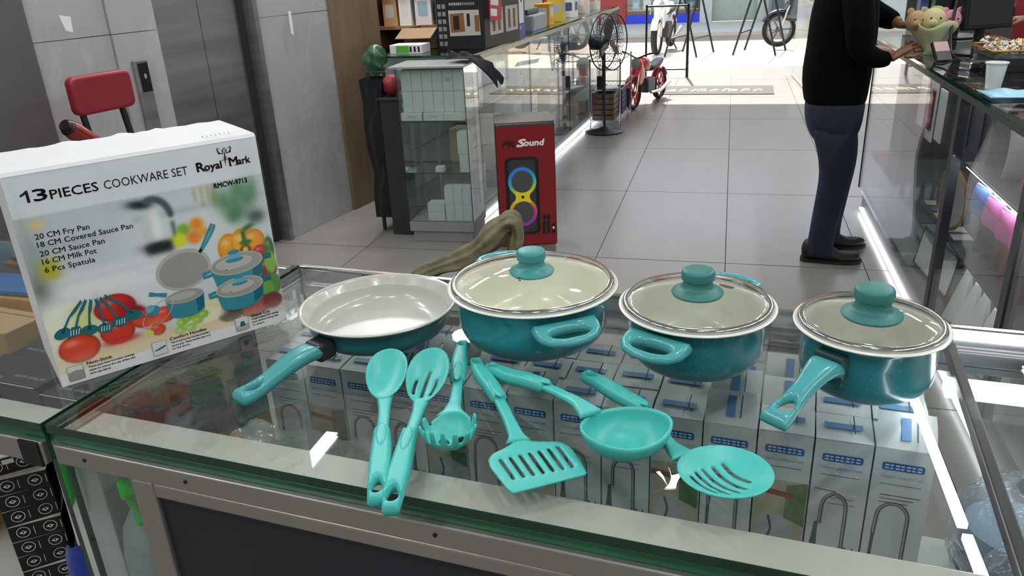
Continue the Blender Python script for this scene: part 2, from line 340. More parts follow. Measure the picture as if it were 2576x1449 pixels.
# ================================================================ the display counter we look down on
CA = rad(-5); CO = V((-.718, .584, 0))
def L(u, v, z=0): return V((CO.x + u * cos(CA) - v * sin(CA), CO.y + u * sin(CA) + v * cos(CA), z))
SHELFW = mat('white_shelf', 'C9CCC8', .4); SLATE = mat('slate_panel', '23262E', .5, vary=.12, scale=3); LEDGE = mat('pale_ledge', 'C4C2B8', .35)
dc = thing('display_counter', 'long glass topped display counter with aluminium frame and dark slate front panel', 'counter', CO, CA)
def gtop(parent, u0, u1, v0, v1, z0, z1):
    b = MB(); b.box(u0, v0, z0, u1, v1, z1); b.i = [0, 0, 1, 1, 1, 1]; return b.build('glass_top', [GLASS, GEDGE], parent, bevel=.0012, seg=2)
gtop(dc, 0, 1.9, 0, .508, .988, 1.0)
MB().box(.004, .005, .9745, 1.9, .012, .9875).build('glass_strip', GSTRIP, dc)
MB().box(.006, -.002, .950, 1.9, .014, .974).box(.006, .014, .958, 1.9, .022, .970).build('front_rail', ALU, dc, bevel=.0015)
for u in (.05, .19, .48, .75): MB().lathe([(.0022, 0), (.0022, .001), (.0001, .0014)], 10).build('screw', BLACK, dc).matrix_local = plane((u, -.0022, .963), (1, 0, 0), (0, 0, 1))
MB().box(.012, .014, .966, 1.9, .066, .979).build('ledge', LEDGE, dc, bevel=.002)
MB().box(.108, -.001, .08, .139, .016, .95).box(.139, -.001, .93, 1.9, .016, .950).build('panel_frame', ALU, dc, bevel=.004, seg=3)
MB().box(.136, .006, .1, 1.9, .014, .935).build('front_panel', SLATE, dc)
b = MB(); b.box(.002, .008, .1, .010, .5, .988); b.i = [1, 1, 1, 1, 0, 0]; b.build('side_glass', [GLASS, GEDGE], dc)
b = MB(); b.box(.012, .004, .1, .106, .010, .95); b.i = [1, 1, 0, 0, 1, 1]; b.build('front_glass', [GLASS, GEDGE], dc)
MB().box(.012, .07, .665, 1.9, .495, .68).build('shelf', SHELFW, dc)
MB().box(.012, .03, .02, 1.9, .5, .1).build('plinth', GREY, dc)
MB().box(0, .4975, .94, 1.9, .5085, 1.003).box(0, .488, .955, 1.9, .4975, .975).build('back_rail', CHROME, dc, bevel=.002)
b = MB(); b.box(.012, .488, .1, 1.9, .494, .955); b.i = [1, 1, 0, 0, 1, 1]; b.build('back_glass', [GLASS, GEDGE], dc)
MB().box(.000, .012, .976, .012, .497, .988).build('side_rail', ALU, dc, bevel=.001)
MB().box(.962, .02, .970, .974, .49, .986).build('support_bar', BLACK, dc, bevel=.002)
T = Matrix.Translation((.939, .06, .972)) @ Matrix.Rotation(rad(4.5), 4, 'Z')
MB().box(-.004, .075, -.003, .004, .36, .003, T=T).box(-.004, -.05, -.003, .004, .06, .003, T=T).build('led_tube', FLED, dc)
MB().box(.955, .4, .955, 1.9, .425, .97).build('rear_glow', FLED, dc)  # glowing bar standing in for a white reflection at the rear

# ---- the neighbouring counter on the left
lc = thing('side_counter', 'second glass counter meeting the left end of the display counter', 'counter', CO, CA)
gtop(lc, -1.3, -.006, 0, .508, .988, 1.0)
MB().box(-1.3, .005, .972, -.012, .012, .9875).build('glass_strip', GSTRIP, lc); MB().box(-1.3, .0, .942, -.016, .014, .972).build('front_rail', ALU, lc, bevel=.002)
MB().box(-1.3, .014, .966, -.016, .06, .976).build('ledge', LEDGE, lc)
MB().box(-.05, -.002, .94, -.02, .001, .972).build('black_tape', BLACK, lc)
b = MB(); b.box(-.016, .008, .1, -.008, .5, .988); b.i = [1, 1, 1, 1, 0, 0]; b.build('side_glass', [GLASS, GEDGE], lc)
MB().box(-1.3, .49, .94, -.02, .508, 1.0).build('back_rail', CHROME, lc, bevel=.002)
MB().box(-1.3, .05, .5, -.02, .49, .515).build('shelf', SHELFW, lc); MB().box(-1.3, .03, .02, -.02, .5, .1).build('plinth', GREY, lc)

# ================================================================ cookware
TEAL = mat('teal_enamel', '35909A', .22, vary=.05, coat=.5); TEALS = speckled('teal_speckled_enamel', '2C7F88', .24, .5); TEALF = mat('teal_pan_enamel', '2B7F87', .3, coat=.3)
HAND = mat('turquoise_handle', '4EA9AC', .28, vary=.02, coat=.3); KNOB1 = mat('teal_knob', '3E9494', .42, vary=.03); KNOB2 = mat('dark_teal_knob', '387E7A', .45, vary=.03)
LID1 = glass('lid_glass', 'FBFBF5', .015, 1.5); LID2 = glass('grey_lid_glass', 'ECEEEC', .015, 1.55)
CREAM2 = mat('pan_cream_enamel', 'C6C6BD', .22, vary=.03, coat=.3)
def pot_parts(t, R, h, rb, rc, bodym, slope=0.0):
    out = [(.0001, .0)] + [(rb - slope - rc + rc * sin(a), rc - rc * cos(a)) for a in [pi / 2 * k / 8 for k in range(9)]] + [(rb - slope * .4, rc + (h - rc) * .45), (rb, h - .009), (rb + .0015, h - .006), (R - .0012, h - .0028), (R - .0002, h - .0018)]
    MB().lathe(out, 96).build('body', bodym, t, 50)
    ri = rb - .003; inn = [(R - .0002, h - .0018), (R, h - .0008), (R - .001, h), (R - .004, h + .0003), (ri + .002, h - .003), (ri, h - .008), (ri - slope * .8, .0065 + rc)] + [(ri - slope - rc + rc * sin(a), .004 + rc - rc * cos(a)) for a in [pi / 2 * (1 - k / 8) for k in range(9)]] + [(.0001, .004)]
    MB().lathe(inn, 96).build('interior', CREAM2 if slope else CREAM, t, 60)
def lid(name, label, c, zr, R, zfl, rfl, rcap, ztop, gm, km, vent=None, rz=0):
    t = thing(name, label, 'lid', (c[0], c[1], zr), rz); r0 = R - .0085; hd = zfl - zr - .003
    MB().lathe([(r0 + .0035, .0005), (r0 + .004, .003), (r0 + .002, .0055), (r0 - .0015, .005), (r0 - .002, .002), (r0 + .0035, .0005)], 96).build('metal_rim', CHROME, t, 60)
    pr = [(r0 - .001, .0035)] + [(r0 * k, .0045 + hd * (1 - k ** 2.2)) for k in (.97, .92, .85, .76, .66, .55, .43, .3, .15, .001)]
    MB().lathe(pr, 96).build('glass_dome', gm, t, 80)
    z0 = zfl - zr; H = ztop - zfl
    MB().lathe([(.0001, z0 - .002), (rfl * .96, z0 - .002), (rfl, z0 + .0005), (rfl * .97, z0 + .0022), (rcap * 1.08, z0 + .0062), (rcap * .94, z0 + .0085), (rcap * .88, z0 + H * .42), (rcap * .91, z0 + H * .55), (rcap * .985, z0 + H * .575), (rcap * 1.01, z0 + H * .66), (rcap * 1.0, z0 + H * .86), (rcap * .93, z0 + H * .95), (rcap * .78, z0 + H * .985), (rcap * .4, z0 + H * 1.0), (.0001, z0 + H)], 64).build('knob', km, t, 50)
    if vent:
        r, a = vent; k = r / r0; z = .0045 + hd * (1 - k ** 2.2)
        MB().lathe([(.0028, .0), (.0046, .001), (.005, .002), (.004, .003), (.0026, .0026), (.0024, .0)], 20).build('steam_vent', CHROME, t, 60).matrix_local = Matrix.Translation((r * cos(a), r * sin(a), z)) @ Matrix.Rotation(.15, 4, 'Y')
    return t
def radial(ang): return Matrix.Rotation(ang, 4, 'Z')
def loop_handle(t, ang, r0, r1, z0, z1, w, m):
    g = [(r0, -w * .5), (r0 + (r1 - r0) * .35, -w * .5), (r0 + (r1 - r0) * .62, -w * .47), (r0 + (r1 - r0) * .88, -w * .36), (r1, -w * .18), (r1 + .0015, 0), (r1, w * .18), (r0 + (r1 - r0) * .88, w * .36), (r0 + (r1 - r0) * .62, w * .47), (r0 + (r1 - r0) * .35, w * .5), (r0, w * .5)]
    hc = r0 + (r1 - r0) * .56; hole = [(hc + (r1 - r0) * .22 * cos(a), w * .30 * (abs(sin(a)) ** .8) * (1 if sin(a) >= 0 else -1)) for a in [2 * pi * k / 28 for k in range(28)]]
    zc = lambda x, y: z0 + (z1 - z0) * min(1, max(0, (x - r0) / (r1 - r0))) ** 1.3; Hh = lambda x, y: .0085 - .0032 * min(1, max(0, (x - r0) / (r1 - r0) * 1.3))
    h = MB(radial(ang)).plate(g, [hole], zc, Hh, .003, m=0, rr=.006).build('side_handle', m, t, 60)
    a = MB(radial(ang)).box(r0 - .0042, -.018, z0 - .010, r0 + .002, .018, z0 + .004).build('bracket', DGREY, h, bevel=.002)
    MB().lathe([(.0001, .004), (.003, .0035), (.0045, .0015), (.0048, 0)], 16).build('rivet', CHROME, h, 60).matrix_local = radial(ang) @ plane((r0 + .003, .004, z0 - .004), (0, 1, 0), (0, 0, 1))
def strip(path, w, cap=3):
    P = [V((p[0], p[1])) for p in path]; l = []; r = []
    for i, p in enumerate(P):
        t = (P[min(i + 1, len(P) - 1)] - P[max(i - 1, 0)]).normalized(); n = V((-t.y, t.x)); l.append(p + n * w[i] / 2); r.append(p - n * w[i] / 2)
    return [tuple(p) for p in r + l[::-1]]
def zpath(path):
    P = np.array([p[:2] for p in path]); Z = np.array([p[2] for p in path]); D = P[1:] - P[:-1]; Ls = (D ** 2).sum(1) + 1e-12
    def f(x, y):
        t = np.clip((((np.array((x, y)) - P[:-1]) * D).sum(1)) / Ls, 0, 1); d = ((P[:-1] + t[:, None] * D - (x, y)) ** 2).sum(1); k = int(d.argmin()); return float(Z[k] + t[k] * (Z[k + 1] - Z[k]))
    return f
def bar_handle(t, ang, prof, hole, m, Hf):
    """pan handle along +x of the radial frame; prof rows (s, z, width)"""
    ps = spl([(s, 0, z) for s, z, w in prof], 6); ww = spl([(s, w, 0) for s, z, w in prof], 6); path = [(p.x, 0, p.z) for p in ps]
    zf = zpath(path); g = strip([(p[0], 0) for p in path], [q.y for q in ww]); s1 = prof[-1][0]
    hx0, hx1, hw0, hw1 = hole
    ho = [(hx0 + (hx1 - hx0) * (.5 - .5 * cos(a)), (hw0 + (hw1 - hw0) * (.5 - .5 * cos(a))) * sin(a)) for a in [2 * pi * k / 28 for k in range(28)]]
    o = MB(radial(ang)).plate(g, [ho], zf, Hf, .0032, rr=.007).build('handle', m, t, 60); return o
# fry pan
t = thing('fry_pan', 'shallow teal fry pan with cream inside and long handle, no lid', 'pan', (-.4356, .875, 1.0))
pot_parts(t, .1053, .042, .0990, .024, TEALF, .005)
fa = atan2(-.937, -.35)
MB(radial(fa)).box(.092, -.0145, .007, .119, .0145, .031).build('bracket', mat('dark_steel', '5A5A5C', .25, .8), t, bevel=.004, seg=3)
bar_handle(t, fa, [(.114, .020, .029), (.128, .0225, .030), (.145, .0215, .0285), (.165, .0185, .0255), (.185, .0135, .0235), (.205, .0100, .0245), (.222, .0095, .0265), (.229, .0095, .025), (.232, .0095, .016)], (.198, .219, .005, .0078), HAND, lambda x, y: .0092)
# pots
t = thing('casserole_pot', 'largest teal casserole pot, plain enamel, next to the fry pan', 'pot', (-.226, .890, 1.0)); pot_parts(t, .108, .077, .0955, .034, TEAL)
a1 = atan2(-.822, .569); loop_handle(t, a1, .097, .136, .0585, .052, .082, HAND); loop_handle(t, a1 + pi, .097, .140, .0655, .069, .082, HAND)
lid('pot_lid', 'clear domed glass lid with steam vent and bright teal knob on the largest pot', (-.226, .890), 1.077, .108, 1.0925, .0284, .0182, 1.1215, LID1, KNOB1, (.036, rad(-100)))
t = thing('casserole_pot', 'middle speckled teal casserole pot with looped side handles', 'pot', (-.0207, .861, 1.0)); pot_parts(t, .0908, .0745, .0785, .03, TEALS)
a2 = atan2(-.90, -.44); loop_handle(t, a2, .080, .120, .0585, .053, .080, HAND); loop_handle(t, a2 + pi, .080, .116, .067, .068, .076, HAND)
lid('pot_lid', 'grey tinted glass lid with teal knob on the middle speckled pot', (-.0207, .861), 1.0745, .0908, 1.0885, .0300, .0190, 1.1175, LID2, KNOB2)
t = thing('milk_pot', 'speckled teal saucepan with one long handle at the right', 'pot', (.164, .837, 1.0)); pot_parts(t, .0796, .0743, .0695, .026, TEALS)
a3 = atan2(-.80, -.60)
MB(radial(a3)).box(.062, -.017, .036, .080, .017, .064).build('bracket', mat('dark_bracket', '2A4448', .4), t, bevel=.004, seg=3)
bar_handle(t, a3, [(.076, .048, .036), (.088, .051, .034), (.104, .047, .028), (.122, .039, .0235), (.140, .031, .024), (.156, .025, .029), (.168, .021, .031), (.1715, .020, .030)], (.138, .157, .005, .0105), HAND, lambda x, y: .0075 + .002 * max(0, 1 - (x - .076) / .03))
lid('pot_lid', 'grey tinted glass lid with dark teal knob on the long handled saucepan', (.164, .837), 1.0743, .0796, 1.0842, .0316, .0205, 1.1165, LID2, KNOB2)

# ---- utensils: one turquoise nylon; world plan coordinates, heights above the glass
NYL = mat('turquoise_nylon', '4CC0B8', .38, vary=.015, bump=.02, bscale=400)
def lerp(a, b, t): return (a[0] + (b[0] - a[0]) * t, a[1] + (b[1] - a[1]) * t)
def utensil(name, label, grip, gw, neck, nw, hole):
    """grip, neck: 3-D centre lines (z above the glass) of the thick grip and the thin shaft"""
    t = thing(name, label, 'utensil', (0, 0, 1.0), 0); O = V((grip[0][0], grip[0][1], 1.0)); t.location = O; M = Matrix.Translation((-O.x, -O.y, 0))
    gp = [tuple(p) for p in spl(grip, 8)]; n = len(gp); W = [np.interp(i / (n - 1), [k / (len(gw) - 1) for k in range(len(gw))], gw) for i in range(n)]
    # hole: long D shape near the grip's end
    d = (V(gp[3]) - V(gp[0])).to_2d().normalized(); q = V((-d.y, d.x)); e = V(gp[0][:2]); h0, h1, hw = hole
    ho = [e + d * (h0 + (h1 - h0) * (.5 - .5 * cos(a))) + q * (hw * (.75 + .25 * cos(a)) * sin(a)) for a in [2 * pi * k / 22 for k in range(22)]]
    c = V(gp[int(n * .80)][:2]); dd = (V(gp[int(n * .9)]) - V(gp[int(n * .7)])).to_2d().normalized(); thumb = lambda x, y: max(0, 1 - (((V((x, y)) - c).dot(dd) / .024) ** 2 + ((V((x, y)) - c).dot(V((-dd.y, dd.x))) / .0062) ** 2))
    MB(M).plate(strip(gp, W), [[tuple(p) for p in ho]], zpath(gp), lambda x, y: .0072, .0024, rr=.0046).build('grip', NYL, t, 55)
    e2 = V((-dd.y, dd.x)); zf_ = zpath(gp); MB(M).plate([tuple(c + dd * (.021 * cos(a)) + e2 * (.0058 * sin(a))) for a in [2 * pi * k / 24 for k in range(24)]], [], lambda x, y: zf_(x, y) + .0066, lambda x, y: .0015, .003, rr=.002).build('thumb_rest', NYL, t, 55)
    np_ = [tuple(p) for p in spl(neck, 8)]; m = len(np_); W = [np.interp(i / (m - 1), [k / (len(nw) - 1) for k in range(len(nw))], nw) for i in range(m)]
    MB(M).plate(strip(np_, W), [], zpath(np_), lambda x, y: .0034, .0026, rr=.003).build('shaft', NYL, t, 55)
    return t, M
def oval(a, b, l, wmax, n=40, sharp=1.0, skew=0):
    """egg outline from neck point a towards tip direction b, length l"""
    d = (V(b) - V(a)).normalized(); q = V((-d.y, d.x)); o = []
    for k in range(n):
        th = 2 * pi * k / n; x = .5 - .5 * cos(th); o.append(tuple(V(a) + d * l * x + q * wmax * sin(th) * (.62 + .38 * x ** .5) * (1.0 + skew * x)))
    return o, d, q
def bowlz(c, d, q, ra, rb, depth, z0, slope, a):
    return lambda x, y: z0 + slope * (V((x, y)) - V(a)).dot(d) - depth * max(0, 1 - ((V((x, y)) - c).dot(d) / ra) ** 2 - ((V((x, y)) - c).dot(q) / rb) ** 2)
def arcslot(p0, p1, w, bend=0, n=8):
    d = (V(p1) - V(p0)); l = d.length; d.normalize(); q = V((-d.y, d.x)); path = [V(p0) + d * l * k / n + q * bend * (1 - (2 * k / n - 1) ** 2) for k in range(n + 1)]
    return strip([tuple(p) for p in path], [w * .7] + [w] * (n - 1) + [w * .7])
# solid spoon
t, M = utensil('solid_spoon', 'solid turquoise spoon, leftmost utensil, its handle tip past the glass edge', [(-.285, .519, .0085), (-.297, .552, .008), (-.313, .595, .0075), (-.329, .634, .0075)], [.0155, .0195, .0222, .0205, .0170], [(-.327, .629, .007), (-.340, .664, .006), (-.354, .699, .0075)], [.0135, .0125, .0132, .019], (.010, .034, .0062))
g, d, q = oval((-.3525, .688), (-.3710, .7630), .075, .0268); c = V((-.3525, .688)) + d * .043
MB(M).plate(g, [], bowlz(c, d, q, .04, .026, .011, .009, .40, (-.3525, .688)), lambda x, y: .0014, .003, rr=.0016).build('bowl', NYL, t, 60)
# slotted spoon
t, M = utensil('slotted_spoon', 'turquoise spoon with three slots lying beside the solid spoon', [(-.267, .510, .0085), (-.276, .541, .008), (-.287, .587, .0075), (-.2985, .637, .0075)], [.0155, .0200, .0226, .0205, .0170], [(-.297, .631, .007), (-.303, .664, .006), (-.310, .699, .0075)], [.0135, .0125, .0132, .019], (.010, .035, .0065))
g, d, q = oval((-.309, .689), (-.3172, .770), .079, .0278, skew=-.04); a = V((-.309, .689)); c = a + d * .045
sl = [arcslot(tuple(a + d * (x0) + q * y0), tuple(a + d * x1 + q * y1),   .0034, bd) for x0, y0, x1, y1, bd in ((.011, .0005, .052, -.001, .0012), (.015, .0105, .038, .0115, .001), (.014, -.0085, .040, -.0115, -.001))]
MB(M).plate(g, sl, bowlz(c, d, q, .045, .027, .011, .009, .42, a), lambda x, y: .0014, .003, rr=.0016).build('bowl', NYL, t, 60)
# pasta server
t, M = utensil('pasta_server', 'turquoise pasta server with upright tines, handle pointing at the large pot', [(-.304, .832, .012), (-.297, .800, .012), (-.289, .77, .0115), (-.281, .740, .011)], [.0135, .018, .020, .0195, .0175], [(-.283, .748, .010), (-.271, .704, .011), (-.264, .675, .015), (-.260, .660, .0165)], [.0125, .0125, .0145, .021, .034], (.006, .015, .005))
cx, cy = -.2525, .6285; th0 = atan2(.043, -.0095); out = []
for k in range(144):
    th = 2 * pi * k / 144; d_ = abs((th - th0 + pi) % (2 * pi) - pi); r = .034
    if d_ > 1.0:
        w_ = (d_ - 1.0) / (pi - 1.0) * 4.5; r = .031 + .0135 * (.5 + .5 * math.tanh(4 * cos(2 * pi * w_ - pi * 1.0)))
    out.append((cx + r * cos(th) * .92, cy + r * sin(th) * 1.12))
hl = [[(cx + x + .0055 * cos(a), cy + y + .006 * sin(a)) for a in [2 * pi * k / 14 for k in range(14)]] for x, y in ((-.006, -.001), (.010, .004), (.003, -.017))]
RC = .0285
def hook(x, y, z):
    dx, dy = x - cx, y - cy; ro = hypot(dx, dy) + 1e-9; f = min(ro / RC, 1.75); q = (RC - z) * sin(f) / ro; return (cx + dx * q, cy + dy * q * 1.05, .003 + RC - (RC - z) * cos(f))
MB(M).plate(out, hl, lambda x, y: 0, lambda x, y: .0014, .0022, mapf=hook, rr=.0016).build('toothed_head', NYL, t, 60)
# slotted turner
t, M = utensil('slotted_turner', 'turquoise turner with seven slots in its flat blade', [(-.276, .793, .010), (-.262, .768, .010), (-.243, .742, .0095), (-.223, .713, .009)], [.0135, .0175, .0200, .0195, .0170], [(-.226, .717, .0085), (-.205, .682, .006), (-.190, .655, .0045), (-.185, .645, .0035)], [.0130, .0130, .016, .026], (.006, .015, .005))
ol = [tuple(p)[:2] for p in spl([(-.2065, .609, 0), (-.2045, .620, 0), (-.197, .630, 0), (-.191, .640, 0), (-.188, .650, 0), (-.181, .6505, 0), (-.170, .649, 0), (-.147, .6525, 0), (-.136, .649, 0), (-.127, .640, 0), (-.117, .624, 0)], 4)] + [(-.1085, .608), (-.109, .604), (-.168, .564), (-.171, .5645), (-.178, .571), (-.190, .5845), (-.201, .598)]
sl = [arcslot(lerp((-.1955, .6125), (-.1445, .6445), k / 6), lerp((-.1735, .5835), (-.1225, .6125), k / 6), .0034) for k in range(7)]
MB(M).plate(ol[::-1], sl, lambda x, y: .003, lambda x, y: .0014, .004, rr=.0016).build('slotted_blade', NYL, t, 60)
# ladle
t, M = utensil('soup_ladle', 'deep turquoise ladle crossing over the slotted skimmer handle', [(-.255, .776, .013), (-.225, .755, .016), (-.20, .741, .02), (-.172, .722, .025)], [.0135, .0180, .0205, .0200, .0175], [(-.177, .726, .024), (-.150, .702, .029), (-.130, .682, .033), (-.113, .662, .0335)], [.0130, .0130, .015, .026], (.006, .016, .005))
lx, ly = -.077, .6535; b = MB(M @ Matrix.Translation((lx, ly, 0))); P = []; N = 56; ax = rad(24)
for j in range(12):
    f = j / 11; r = .041 * sin(f * pi / 2) ** .9; z = .0015 + .0285 * (1 - cos(f * pi / 2)) ** 1.1
    row = []
    for k in range(N):
        th = 2 * pi * k / N; ex = 1 + f ** 3 * (.06 * abs(cos(th)) ** 6); x, y = r * 1.03 * cos(th) * ex, r * .90 * sin(th); row.append((x * cos(ax) - y * sin(ax), x * sin(ax) + y * cos(ax), z + f ** 2 * .002 * cos(2 * th)))
    P.append(row)
vs = [p for r in P for p in r]; fs = [(j * N + k, j * N + (k + 1) % N, (j + 1) * N + (k + 1) % N, (j + 1) * N + k) for j in range(11) for k in range(N)]
o = b.add(vs, fs).build('bowl', NYL, t, 60); md = o.modifiers.new('solid', 'SOLIDIFY'); md.thickness = .0026; md.offset = 0
# skimmer
t, M = utensil('slotted_skimmer', 'round turquoise skimmer with five curved slots, rightmost utensil', [(-.142, .784, .009), (-.120, .768, .009), (-.095, .747, .0085), (-.066, .724, .008)], [.0135, .0180, .0210, .0200, .0170], [(-.071, .728, .007), (-.050, .692, .005), (-.034, .665, .0045), (-.020, .643, .008)], [.0130, .0130, .015, .028], (.006, .017, .005))
sc = V((.0175, .6235)); g = []
for k in range(60):
    th = 2 * pi * k / 60; g.append((sc.x + .0435 * cos(th), sc.y + .0405 * sin(th)))
sl = [arcslot(p0, p1, .0036, -.0025) for p0, p1 in (((-.013, .615), (.012, .593)), ((-.009, .624), (.0225, .5935)), ((-.003, .631), (.031, .5985)), ((.006, .6375), (.037, .606)), ((.015, .644), (.0405, .6185)))]
MB(M).plate(g, sl, lambda x, y: .012 - .010 * max(0, 1 - ((x - sc.x) / .044) ** 2 - ((y - sc.y) / .041) ** 2), lambda x, y: .0014, .003, rr=.0016).build('slotted_bowl', NYL, t, 60)
# ================================================================ the cookware carton
CARD = mat('white_carton', 'E9EAEC', .4, vary=.02, bump=.15, bscale=18)
bo = V((-.762, .659, 1.0)); rgt = V((.177, .226, 0)).normalized(); nrm = V((rgt.y, -rgt.x, 0))
t = thing('cookware_box', 'large white cookware carton with printed kitchen picture standing on the counter corner', 'box', bo, atan2(rgt.y, rgt.x))
b = MB(); BW, BH, BD = .287, .265, .147; nx, nz = 24, 3
# carton body: local x along the front, y back, z up; the worn top edge buckles a little
b.box(0, .0005, 0, BW, BD, BH - .004)
N = 30; vs = []; fs = []
for j, y in enumerate((.0, .004, .05, .1, BD - .003, BD)):
    for i in range(N + 1):
        x = BW * i / N; e = .0007 * sin(i * 1.7) * (.5 + .5 * sin(i * .61 + j)) + (.002 if (i in (9, 10, 16, 17, 21)) and j >= 4 else 0)
        vs.append((x, y, BH - (.004 if j == 0 else .0) + (e if j > 1 else 0) - (.004 if j == 5 else 0)))
for j in range(5):
    for i in range(N): a = j * (N + 1) + i; fs.append((a, a + 1, a + N + 2, a + N + 1))
b.add(vs, fs); b.build('carton', CARD, t, 40)
# raster part of the print (soft photograph): millimetres on the face
W_, H_ = 288, 266; yy, xx = np.mgrid[0:H_, 0:W_].astype(float); img = np.ones((H_, W_, 3)) * np.array((198, 204, 207.))
def blend(mask, col): global img; img = img * (1 - mask[..., None]) + np.array(col, float) * mask[..., None]
def sm(v, s): return 1 / (1 + np.exp(-np.clip(v / max(s, .1), -40, 40)))
def R(x0, y0, x1, y1, col, s=1.5, a=1.0): blend(a * sm(xx - x0, s) * sm(x1 - xx, s) * sm(yy - y0, s) * sm(y1 - yy, s), col)
def E(x, y, ra, rb, col, s=1.0, a=1.0, ang=0):
    c_, s_ = cos(ang), sin(ang); u = ((xx - x) * c_ + (yy - y) * s_) / ra; v = (-(xx - x) * s_ + (yy - y) * c_) / rb; blend(a * sm((1 - np.sqrt(u * u + v * v)) * min(ra, rb), s), col)
def ball(x, y, ra, rb, c, hi=.35, s=.3):
    E(x, y, ra, rb, [v * .72 for v in c], s); E(x - ra * .05, y + rb * .08, ra * .88, rb * .86, c, rb * .06); E(x - ra * .3, y + rb * .45, ra * .28, rb * .16, [v + (255 - v) * .6 for v in c], rb * .08, hi * 2)
R(0, 150, 288, 266, (178, 186, 190), 12); R(5, 175, 100, 270, (168, 178, 184), 2); R(10, 182, 95, 262, (186, 194, 198), 2); R(95, 120, 290, 215, (206, 211, 214), 14); R(120, 186, 288, 192, (170, 178, 180), 2); R(0, 100, 160, 138, (222, 224, 228), 4); R(0, 128, 200, 132, (196, 202, 206), 2.5); R(0, 70, 140, 104, (214, 217, 222), 5); R(60, 70, 62.5, 112, (190, 196, 202), 1.5); R(110, 118, 150, 120, (196, 202, 206), 2)
E(8, 150, 8, 30, (110, 124, 118), 6, .7); E(6, 128, 7, 12, (84, 96, 84), 4, .8); E(21, 206, 6, 4, (226, 190, 90), 2, .8); R(12, 139, 31, 163, (172, 166, 40), 2.5)
for x, y, a, b_ in ((245, 180, 9, 18), (232, 188, 7, 14), (252, 202, 9, 10), (262, 190, 10, 12), (240, 168, 8, 9), (270, 200, 6, 12), (222, 196, 4, 9)): E(x, y, a, b_, (78, 128, 84), 2.5, .85)
E(258, 170, 12, 10, (60, 96, 66), 4, .5); E(270, 160, 10, 8, (50, 58, 54), 2.5, .85)
for x, h in ((205, 24), (213, 20), (220, 28), (196, 16)): R(x, 212 - h, x + 3, 214, (168, 150, 84), 1.0, .7)
# kettle
E(140, 170, 12, 30, (196, 200, 202), 1.5); E(146, 172, 6, 26, (226, 230, 232), 2); R(128, 140, 160, 152, (34, 36, 38), 2); E(146, 150, 17, 5, (30, 32, 34), 1.5); E(132, 206, 13, 5, (26, 30, 32), 1.5, 1, -.15)
for k in range(26):
    a_ = pi * .62 - k * .075 * 1.0; E(146 + 19 * cos(a_), 184 + 26 * sin(a_), 2.6, 2.6, (70, 88, 94), 1)
R(163, 152, 167, 178, (62, 78, 84), 1.2)
for x, y, r, c_ in ((176, 163, 8, (122, 170, 46)), (169, 151, 9, (206, 214, 40)), (193, 167, 8.5, (236, 136, 40)), (187, 151, 9, (228, 130, 44)), (200, 155, 6, (220, 150, 60))): E(x, y, r, r, c_, 1.4)
R(0, 26, 290, 34, (206, 170, 110), 3, .9); R(0, 18, 215, 30, (222, 190, 128), 2)
# left vegetables
E(30, 74, 28, 30, (232, 232, 224), 2); E(34, 70, 24, 26, (214, 216, 160), 3); E(40, 82, 20, 14, (206, 210, 140), 4); E(14, 84, 14, 22, (226, 230, 214), 3); E(8, 60, 8, 26, (228, 226, 200), 3)
ball(78, 84, 24, 18, (196, 40, 34)); E(92, 74, 12, 15, (150, 26, 26), 2, .8); E(104, 74, 9, 5, (130, 24, 24), 1, 1, -.5); ball(74, 52, 20, 16, (206, 52, 36)); ball(29, 44, 23, 19, (214, 60, 34)); E(76, 40, 20, 5, (190, 40, 30), 1); ball(106, 60, 15, 12, (210, 70, 44)); ball(131, 58, 14, 11, (214, 76, 50)); E(118, 50, 10, 7, (222, 110, 70), 2)
# right vegetables
ball(228, 124, 15, 21, (236, 150, 36)); ball(245, 126, 14, 22, (240, 160, 40)); ball(262, 126, 14, 18, (238, 140, 34)); R(246, 126, 251, 144, (58, 104, 36), .4); E(256, 148, 9, 3.5, (48, 98, 34), 1, 1, .35); E(250, 128, 8, 4, (62, 110, 38), .4); ball(268, 110, 11, 10, (176, 42, 40)); ball(280, 112, 6, 16, (58, 96, 40)); E(248, 118, 7, 6, (40, 30, 22), .8); E(248, 118, 4, 4, (236, 190, 110), .8)
ball(272, 84, 14, 16, (120, 38, 34)); E(278, 92, 8, 16, (122, 170, 60), .6); E(276, 60, 14, 15, (70, 130, 52), .6); E(266, 52, 12, 16, (96, 160, 64), .5); ball(246, 36, 24, 16, (170, 66, 50)); E(272, 36, 14, 12, (110, 34, 30), .6); E(200, 48, 26, 18, (214, 214, 170), .9); E(213, 34, 17, 12, (66, 56, 40), .6); E(176, 40, 30, 10, (226, 220, 190), .9)
for x, y in ((150, 40), (158, 45), (170, 38), (146, 30), (160, 30), (178, 44), (166, 48)): E(x, y, 7, 6, (134, 184, 60), .4); E(x - 2, y + 1, 3, 2.5, (172, 210, 96), .4)
ball(120, 40, 9, 8, (206, 60, 40)); E(108, 38, 6, 5, (190, 206, 90), .4)
